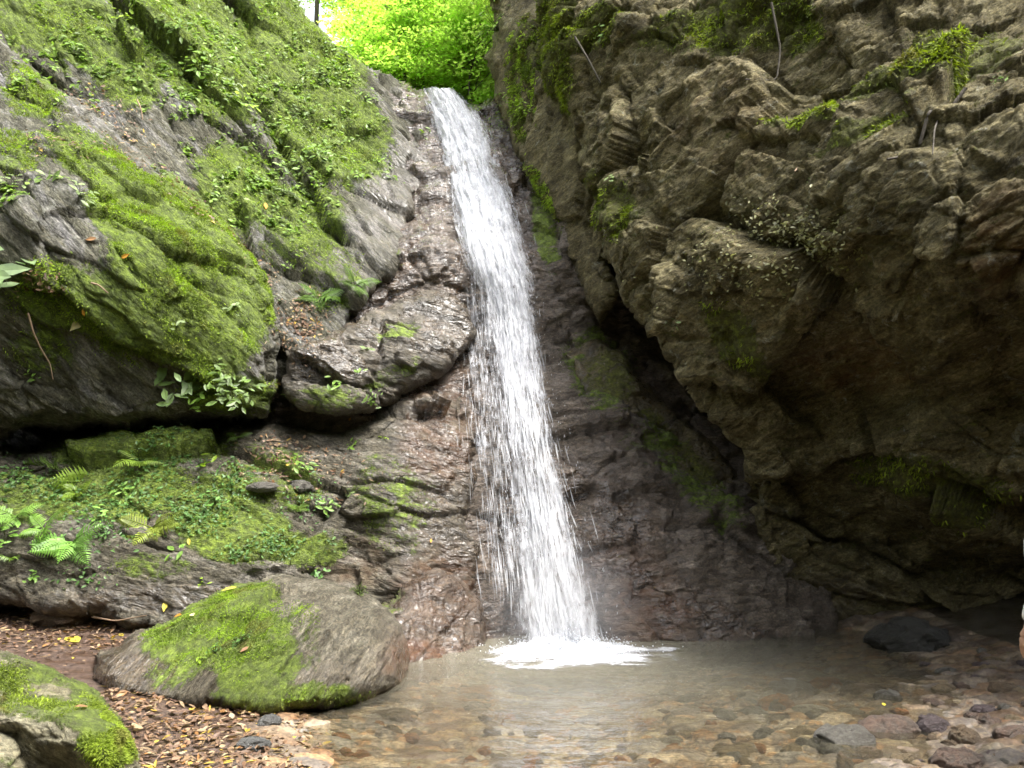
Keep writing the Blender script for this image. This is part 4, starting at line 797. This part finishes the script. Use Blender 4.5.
# ground cover: far too many leaves to count
def cover(name, lab, spec, col, sz, clump=0):
    P_, N_ = [], []
    for (cx, cy, sx, sy, n) in spec:
        for i_ in range(n):
            if clump == 0 or i_ % clump == 0: ux, uy = G(cx, sx), G(cy, sy)
            p, q = hit(G(ux, 4.5), G(uy, 3.2)) if clump else hit(ux, uy); P_.append(p + q * random.uniform(.005, .05)); N_.append(q)
    P_, N_ = np.array(P_), np.array(N_); n = len(P_); P_ = P_ + RNG.normal(0, .02, (n, 3))
    cols = np.array(col) * (.55 + .9 * RNG.random((n, 1))); s = sz * (.6 + .8 * RNG.random(n))
    me = scatter(name, leaf_v * 1.3, leaf_f, P_, frame(N_ * .5 + np.array([0, -.3, .6]) + RNG.normal(0, .35, (n, 3)), RNG.random(n) * 6.28), s, cols); tag(link(name, me, m_green), lab, 'ground cover', kind='stuff')
cover('ground_cover', 'carpet of tiny green leaves spreading over the ledge', [(160, 455, 26, 14, 420), (130, 495, 22, 12, 300), (30, 478, 26, 10, 240), (50, 495, 26, 10, 240), (195, 515, 18, 10, 300), (225, 490, 14, 16, 220), (110, 540, 16, 8, 140), (245, 470, 12, 10, 90), (100, 520, 14, 8, 120), (280, 545, 22, 5, 120), (275, 535, 10, 8, 90), (308, 495, 14, 12, 120), (90, 580, 14, 6, 50), (10, 470, 10, 14, 100), (245, 555, 22, 5, 100)], (.085, .17, .05), .034)
cover('creeper', 'pale dry creeper leaves clinging to the middle of the overhanging cliff', [(790, 235, 26, 16, 480), (760, 220, 20, 14, 240), (810, 265, 22, 14, 200), (770, 275, 16, 14, 90), (720, 250, 24, 20, 90), (640, 290, 16, 20, 40)], (.25, .245, .13), .034)
cover('slope_herbs', 'mass of small herb leaves scattered over the upper mossy slope', [(200, 60, 60, 40, 700), (300, 150, 45, 45, 900), (120, 30, 50, 24, 300), (330, 80, 26, 24, 500), (250, 40, 50, 30, 500), (280, 185, 30, 22, 420), (60, 60, 50, 30, 260), (20, 210, 30, 14, 120), (225, 110, 40, 24, 380), (345, 60, 14, 16, 220)], (.17, .27, .05), .06, 14)
cover('pool_edge_herbs', 'loose sprigs of grass and herbs at the lip above the fall', [(480, 95, 14, 5, 160), (505, 112, 12, 10, 120), (460, 92, 14, 3, 90)], (.16, .24, .03), .05)

# ------------------------------------------------------------------ roots and twigs
t = NT('root_bark'); p = t.pos(); m_root = t.done(t.bsdf(t.mix(t.noise(p, 20, 4), (.20, .13, .08), (.30, .22, .15)), .8, .3))
t = NT('dark_bark'); p = t.pos(); m_bark = t.done(t.bsdf(t.mix(t.noise(t.mapping(p, scale=(1, 1, .3)), 14, 5), (.045, .038, .03), (.13, .115, .095)), .9, .2, t.bump(t.noise(t.mapping(p, scale=(1, 1, .2)), 24, 5), .8, .03)))
def root(name, pts, rad, lab, cat, mat=m_root, off=.05):
    P_ = np.array([hit(a, b)[0] + (CAM - hit(a, b)[0]) / 8 * off * 4 for a, b in pts]); s = np.linspace(0, len(P_) - 1, len(P_) * 6)
    C = np.stack([np.interp(s, np.arange(len(P_)), P_[:, i]) for i in range(3)], -1); C = (C + np.roll(C, 1, 0) + np.roll(C, -1, 0)) / 3; C = C[1:-1]
    v, f = tube(C, np.linspace(rad, rad * .5, len(C)), 6); b = C[-1]; o = link(name, mesh_np(name, v - b, [f]), mat, loc=b); tag(o, lab, cat)
root('hanging_root', [(24, 310), (30, 335), (36, 352), (46, 368), (50, 387)], .012, 'thin pale root hanging down the bulge at the far left', 'root')
root('twig', [(86, 112), (95, 103), (102, 102)], .011, 'short bent twig on the leaf streak of the upper slope', 'twig')
root('twig', [(136, 95), (141, 106), (142, 117)], .012, 'forked pale twig standing on the leaf streak', 'twig')
root('twig', [(94, 284), (103, 286), (112, 295)], .012, 'curved pale twig lying on the bulge', 'twig')
root('twig', [(88, 613), (120, 616), (150, 615)], .010, 'long straw coloured twig in the litter under the ledge', 'twig')
root('hanging_root', [(765, -10), (762, 30), (756, 60), (750, 90)], .016, 'dark root hanging from the top of the overhanging cliff', 'root', m_bark)
root('hanging_root', [(968, 70), (945, 92), (930, 115), (912, 145), (890, 170)], .02, 'thick dark root slanting across the mossy part of the cliff', 'root', m_bark)
root('hanging_root', [(937, 105), (934, 130), (934, 165)], .01, 'thin root dropping straight from the slanting one', 'root', m_bark)
root('hanging_root', [(585, 38), (592, 60), (600, 85)], .02, 'dark root along the right side of the mossy column', 'root', m_bark)
root('twig', [(783, 150), (784, 162)], .016, 'reddish dead frond dangling under the cliff step', 'twig')
root('twig', [(789, 195), (787, 206)], .014, 'second reddish dead frond lower on the cliff', 'twig')

# ------------------------------------------------------------------ visitor at the right edge
def skin(name, V, E, rad, mat, parent, root=0, sub=2):
    me = bpy.data.meshes.new(name); me.from_pydata([Vector(v) for v in V], E, []); o = link(name, me, mat, parent)
    md = o.modifiers.new('skin', 'SKIN'); md.use_smooth_shade = True; ss = o.modifiers.new('sub', 'SUBSURF'); ss.levels = ss.render_levels = sub
    sv = me.skin_vertices[0].data
    for k, r_ in enumerate(rad): sv[k].radius = (r_, r_) if not isinstance(r_, tuple) else r_; sv[k].use_root = (k == root)
    return o
def flat_mat(name, c, rough=.8):
    t = NT(name); p = t.n('ShaderNodeTexCoord').outputs['Object']; return t.done(t.bsdf(t.mix(t.noise(p, 40, 4), tuple(a * .85 for a in c), tuple(a * 1.1 for a in c)), rough, .3, t.bump(t.noise(p, 90, 3), .2, .004)))
m_skin, m_shirt, m_trou, m_hair, m_shoe = flat_mat('skin', (.50, .30, .21), .5), flat_mat('white_cotton', (.80, .80, .78)), flat_mat('dark_trousers', (.05, .055, .07)), flat_mat('dark_hair', (.025, .02, .017), .5), flat_mat('grey_shoes', (.18, .18, .18))
hp = pt(1019.5, 641, 4.6); px0 = np.array([hp[0] + .275, 4.6 - .04, float(g_base(hp[0] + .275, 4.6)) - .03])
V = [(0, 0, .93), (0, -.01, 1.12), (0, 0, 1.32), (0, .0, 1.46), (0, .015, 1.53), (0, .03, 1.61), (0, .02, 1.69), (0, .115, 1.585)]
E = [(0, 1), (1, 2), (2, 3), (3, 4), (4, 5), (5, 6), (4, 7)]; rad = [(.15, .11), (.13, .10), (.15, .10), .052, .07, .09, .065, .014]
for sg in (-1, 1):
    o = len(V); V += [(sg * .16, 0, 1.38), (sg * .185, -.03, 1.11), (sg * .235, .02, .87), (sg * .25, .04, .81), (sg * .255, .05, .765)]
    E += [(2, o), (o, o + 1), (o + 1, o + 2), (o + 2, o + 3), (o + 3, o + 4)]; rad += [.058, .043, .028, (.02, .03), (.018, .036)]
    for k, (dy, ln) in enumerate(((-.03, .07), (-.01, .085), (.012, .09), (.032, .08))):
        q = len(V); V += [(sg * .258, .05 + dy, .745), (sg * .252, .055 + dy, .745 - ln * .5), (sg * .238, .058 + dy, .745 - ln)]; E += [(o + 4, q), (q, q + 1), (q + 1, q + 2)]; rad += [.0095, .0085, .007]
    q = len(V); V += [(sg * .245, .085, .79), (sg * .235, .105, .755)]; E += [(o + 3, q), (q, q + 1)]; rad += [.011, .009]
    o = len(V); V += [(sg * .09, 0, .86), (sg * .10, .02, .49), (sg * .10, -.02, .09), (sg * .11, .13, .045)]; E += [(0, o), (o, o + 1), (o + 1, o + 2), (o + 2, o + 3)]; rad += [.088, .058, .042, .036]
body = skin('person', V, E, rad, m_skin, None); body.location = px0; body.scale = (.95,) * 3
tag(body, 'person in white long sleeves, only a cuff and hand inside the right edge', 'person')
V = [(0, 0, .88), (0, -.01, 1.12), (0, 0, 1.32), (0, 0, 1.43)]; E = [(0, 1), (1, 2), (2, 3)]; rad = [(.165, .125), (.15, .118), (.165, .118), .07]
for sg in (-1, 1):
    o = len(V); V += [(sg * .165, 0, 1.38), (sg * .187, -.03, 1.11), (sg * .236, .018, .885)]; E += [(2, o), (o, o + 1), (o + 1, o + 2)]; rad += [.068, .052, .05]
skin('shirt', V, E, rad, m_shirt, body)
V = [(0, 0, .95)]; E = []; rad = [(.158, .12)]
for sg in (-1, 1):
    o = len(V); V += [(sg * .092, 0, .84), (sg * .102, .02, .49), (sg * .102, -.02, .10)]; E += [(0, o), (o, o + 1), (o + 1, o + 2)]; rad += [.105, .078, .066]
    skin('shoe', [(sg * .105, -.06, .045), (sg * .108, .04, .045), (sg * .112, .16, .035)], [(0, 1), (1, 2)], [.05, .052, .042], m_shoe, body)
skin('trousers', V, E, rad, m_trou, body)
skin('hair', [(0, -.035, 1.56), (0, -.02, 1.64), (0, .01, 1.705)], [(0, 1), (1, 2)], [.085, .098, .08], m_hair, body)

# ------------------------------------------------------------------ trees beyond the lip
tl_v = np.array([(0, -.5, 0), (.30, -.05, .06), (0, .55, -.05), (-.30, -.05, .06)], float); tl_f = [np.array([[0, 1, 2], [0, 2, 3]])]
def tree(x, y, h, lean, lab, r0, nspray, crown_lo, spread, col, seed):
    rg = np.random.default_rng(seed); zb = hill_z(x, y) - .3; e = empty('tree', (x, y, zb)); tag(e, lab, 'tree', 'trees on the slope above the fall')
    s = np.linspace(0, 1, 14); C = np.stack([lean[0] * s + .15 * np.sin(s * 5 + seed), lean[1] * s + .1 * np.sin(s * 4), h * s], -1)
    link('trunk', mesh_np('trunk', *[(a, [b]) for a, b in [tube(C, r0 * (1.05 - .85 * s), 9)]][0]), m_bark, e)
    pos, nor, sz, limbs = [], [], [], []
    for k in range(nspray):
        u = crown_lo + (1 - crown_lo) * rg.random() ** .9; b = np.array([np.interp(u, s, C[:, i]) for i in range(3)]); a = rg.random() * 6.28; ln = spread * rg.uniform(.35, 1.0) * (1.15 - .75 * max(0, u - .55) / .45 * .8)
        tip = b + np.array([math.cos(a) * ln, math.sin(a) * ln, ln * rg.uniform(.0, .45)]); q = np.linspace(0, 1, 6)[:, None]; path = b + (tip - b) * q + np.array([0, 0, .12 * ln]) * np.sin(q * 3.14)
        limbs.append(tube(path, np.linspace(max(.012, r0 * .28 * (1 - u * .6)), .006, 6), 5))
        m = int(rg.uniform(240, 440)); c = path[3 + rg.integers(0, 3)]
        rr = rg.random((m, 1)) ** .7 * ln * .55; aa = rg.random((m, 1)) * 6.28
        pp = c + np.concatenate([np.cos(aa) * rr, np.sin(aa) * rr, rg.normal(0, .10, (m, 1)) - .18 * rr], 1)
        pos.append(pp); nor.append(np.tile([0, 0, 1.], (m, 1)) + rg.normal(0, .38, (m, 3))); sz.append(rg.uniform(.07, .14, m))
    pos = np.concatenate(pos); nor = np.concatenate(nor); sz = np.concatenate(sz); N = len(pos)
    cols = np.array(col) * (.65 + .7 * rg.random((N, 1))); v, f = joinm(limbs); link('limbs', mesh_np('limbs', v, f), m_bark, e)
    link('crown', scatter('crown', tl_v, tl_f, pos, frame(nor, rg.random(N) * 6.28), sz, cols), m_canopy, e)
YG, MG = (.37, .47, .15), (.31, .43, .13)
tree(-2.9, 19.5, 9.5, (-1.3, .3), 'slim leaning tree with a grey trunk in the middle of the gap', .15, 60, .28, 3.0, YG, 1)
tree(-0.9, 23.5, 10, (.5, 0), 'tree with a brown trunk behind the middle of the gap', .22, 70, .2, 3.4, YG, 2)
tree(-4.9, 27, 12, (.4, 0), 'tree standing beyond the mossy crest below the patch of sky', .16, 44, .25, 2.8, MG, 3)
tree(0.6, 20.5, 9, (.3, -.3), 'tree at the right of the gap, partly behind the rock pillar', .12, 60, .2, 2.6, YG, 4)
tree(-1.8, 30, 13, (0, 0), 'tall tree farthest back in the gap', .2, 80, .15, 4.2, MG, 5)
tree(-8.5, 24, 11, (.5, 0), 'tree at the left of the gap mostly hidden by the mossy slope', .18, 70, .3, 3.2, YG, 6)
tree(-6.9, 23.5, 8.5, (.6, -.3), 'tree whose leaves reach over the top of the mossy slope, leftmost in the gap', .09, 60, .3, 2.2, YG, 15)
tree(1.5, 28, 13, (0, 0), 'tall tree behind the rock pillar', .2, 70, .2, 3.8, MG, 7)
tree(-3.6, 22, 11, (-.6, 0), 'slender tree left of the middle of the gap with leaves hiding its trunk', .08, 40, .08, 2.6, YG, 10)
tree(-2.0, 26, 12, (.3, 0), 'leafy tree behind the brown trunked one', .1, 80, .05, 3.2, YG, 11)
tree(-0.2, 19, 7, (.3, 0), 'young tree with low branches beside the right pillar', .05, 60, .04, 1.9, YG, 12)
tree(-3.0, 36, 14, (0, 0), 'dim tree deep in the wood behind all others in the gap', .15, 60, .05, 5.0, MG, 13)
tree(-1.5, 20.5, 6, (-.3, 0), 'young tree low in the middle of the gap', .05, 60, .04, 1.9, YG, 14)
for k_, (x_, y_, h_) in enumerate([(-4.1, 18.2, 1.6), (-3.3, 19.5, 4), (-2.9, 17.2, 2.6), (-1.6, 18.6, 3.4), (-1.0, 17.0, 2.4), (0.3, 17.8, 3.2), (-0.2, 21, 5), (-2.3, 22, 6)]):
    tree(x_, y_, h_, (.2, -.2), 'leafy sapling in the thicket of saplings above the lip of the fall', .035, 26, .02, 1.3 + .12 * h_, YG if k_ % 2 else MG, 30 + k_)
tree(-0.4, 17.6, 3.6, (.4, -.2), 'low bushy sapling right above the lip of the fall', .05, 34, .1, 1.2, YG, 8)
tree(-2.2, 17.8, 3.4, (.1, -.2), 'low bushy sapling left of the stream above the lip', .05, 30, .1, 1.2, YG, 9)

# ------------------------------------------------------------------ unseen gorge walls added behind the camera to cut frontal light
ga, gr = np.meshgrid(np.linspace(R(172), R(368), 130), np.concatenate([np.linspace(5.6, 11, 50), np.geomspace(11.3, 60, 20)]))
a_, r_ = ga.ravel(), gr.ravel(); rr_ = r_ + .9 * fbm(np.stack([np.cos(a_) * 2.5, np.sin(a_) * 2.5, 0 * a_], -1), 3, 14)
x = np.cos(a_) * r_; y = 4.2 + np.sin(a_) * r_ * 1.15; z = -.3 + 10 * sm(rr_, 5.8, 9.8) ** 1.2 + np.clip(r_ - 10, 0, 60) * .55 + .5 * fbm(np.stack([x / 1.6, y / 1.6, r_ / 3], -1), 4, 15)
i, j = np.meshgrid(np.arange(69), np.arange(129), indexing='ij'); n_ = 130
me = mesh_np('added_shade_walls', np.stack([x, y, z], -1), [np.stack([i * n_ + j, i * n_ + j + 1, (i + 1) * n_ + j + 1, (i + 1) * n_ + j], -1).reshape(-1, 4)])
fattr(me, 'moss', np.full(len(x), .5)); tag(link('added_shade_walls', me, m_left), kind='structure')

# ------------------------------------------------------------------ light
SUN_EL, SUN_AZ = 63.0, 126.0     # azimuth from +Y towards +X
w = bpy.data.worlds.new('World'); S.world = w; w.use_nodes = True; nt = w.node_tree; nt.nodes.clear()
sky = nt.nodes.new('ShaderNodeTexSky'); sky.sky_type = 'NISHITA'; sky.sun_disc = False; sky.sun_elevation = R(SUN_EL); sky.sun_rotation = R(SUN_AZ); sky.air_density = 1.0; sky.dust_density = 4.0; sky.ozone_density = 1.0
hsv = nt.nodes.new('ShaderNodeHueSaturation'); hsv.inputs['Saturation'].default_value = .25; bg = nt.nodes.new('ShaderNodeBackground'); bg.inputs[1].default_value = .15; out = nt.nodes.new('ShaderNodeOutputWorld')
nt.links.new(sky.outputs[0], hsv.inputs['Color']); nt.links.new(hsv.outputs[0], bg.inputs[0]); nt.links.new(bg.outputs[0], out.inputs[0])
ld = bpy.data.lights.new('sun', 'SUN'); ld.energy = 1.5; ld.angle = R(22); ld.color = (1, .96, .88); lo = bpy.data.objects.new('sun', ld); COL.objects.link(lo)
el, az = R(SUN_EL), R(SUN_AZ); sd = Vector((math.sin(az) * math.cos(el), math.cos(az) * math.cos(el), math.sin(el))); lo.rotation_euler = (-sd).to_track_quat('-Z', 'Y').to_euler(); lo.location = sd * 60
S.view_settings.view_transform = 'Standard'; S.view_settings.look = 'None'; S.view_settings.exposure = 2.2; S.view_settings.gamma = 1; S.view_settings.use_curve_mapping = False
S.cycles.use_denoising = True; S.cycles.use_adaptive_sampling = True; S.cycles.adaptive_threshold = .03; S.cycles.max_bounces = 6; S.cycles.transparent_max_bounces = 12; S.cycles.caustics_reflective = False; S.cycles.caustics_refractive = False

for o_ in S.objects:
    if 'label' in o_ and len(o_['label'].split()) > 16: print('LONG', len(o_['label'].split()), o_['label'])
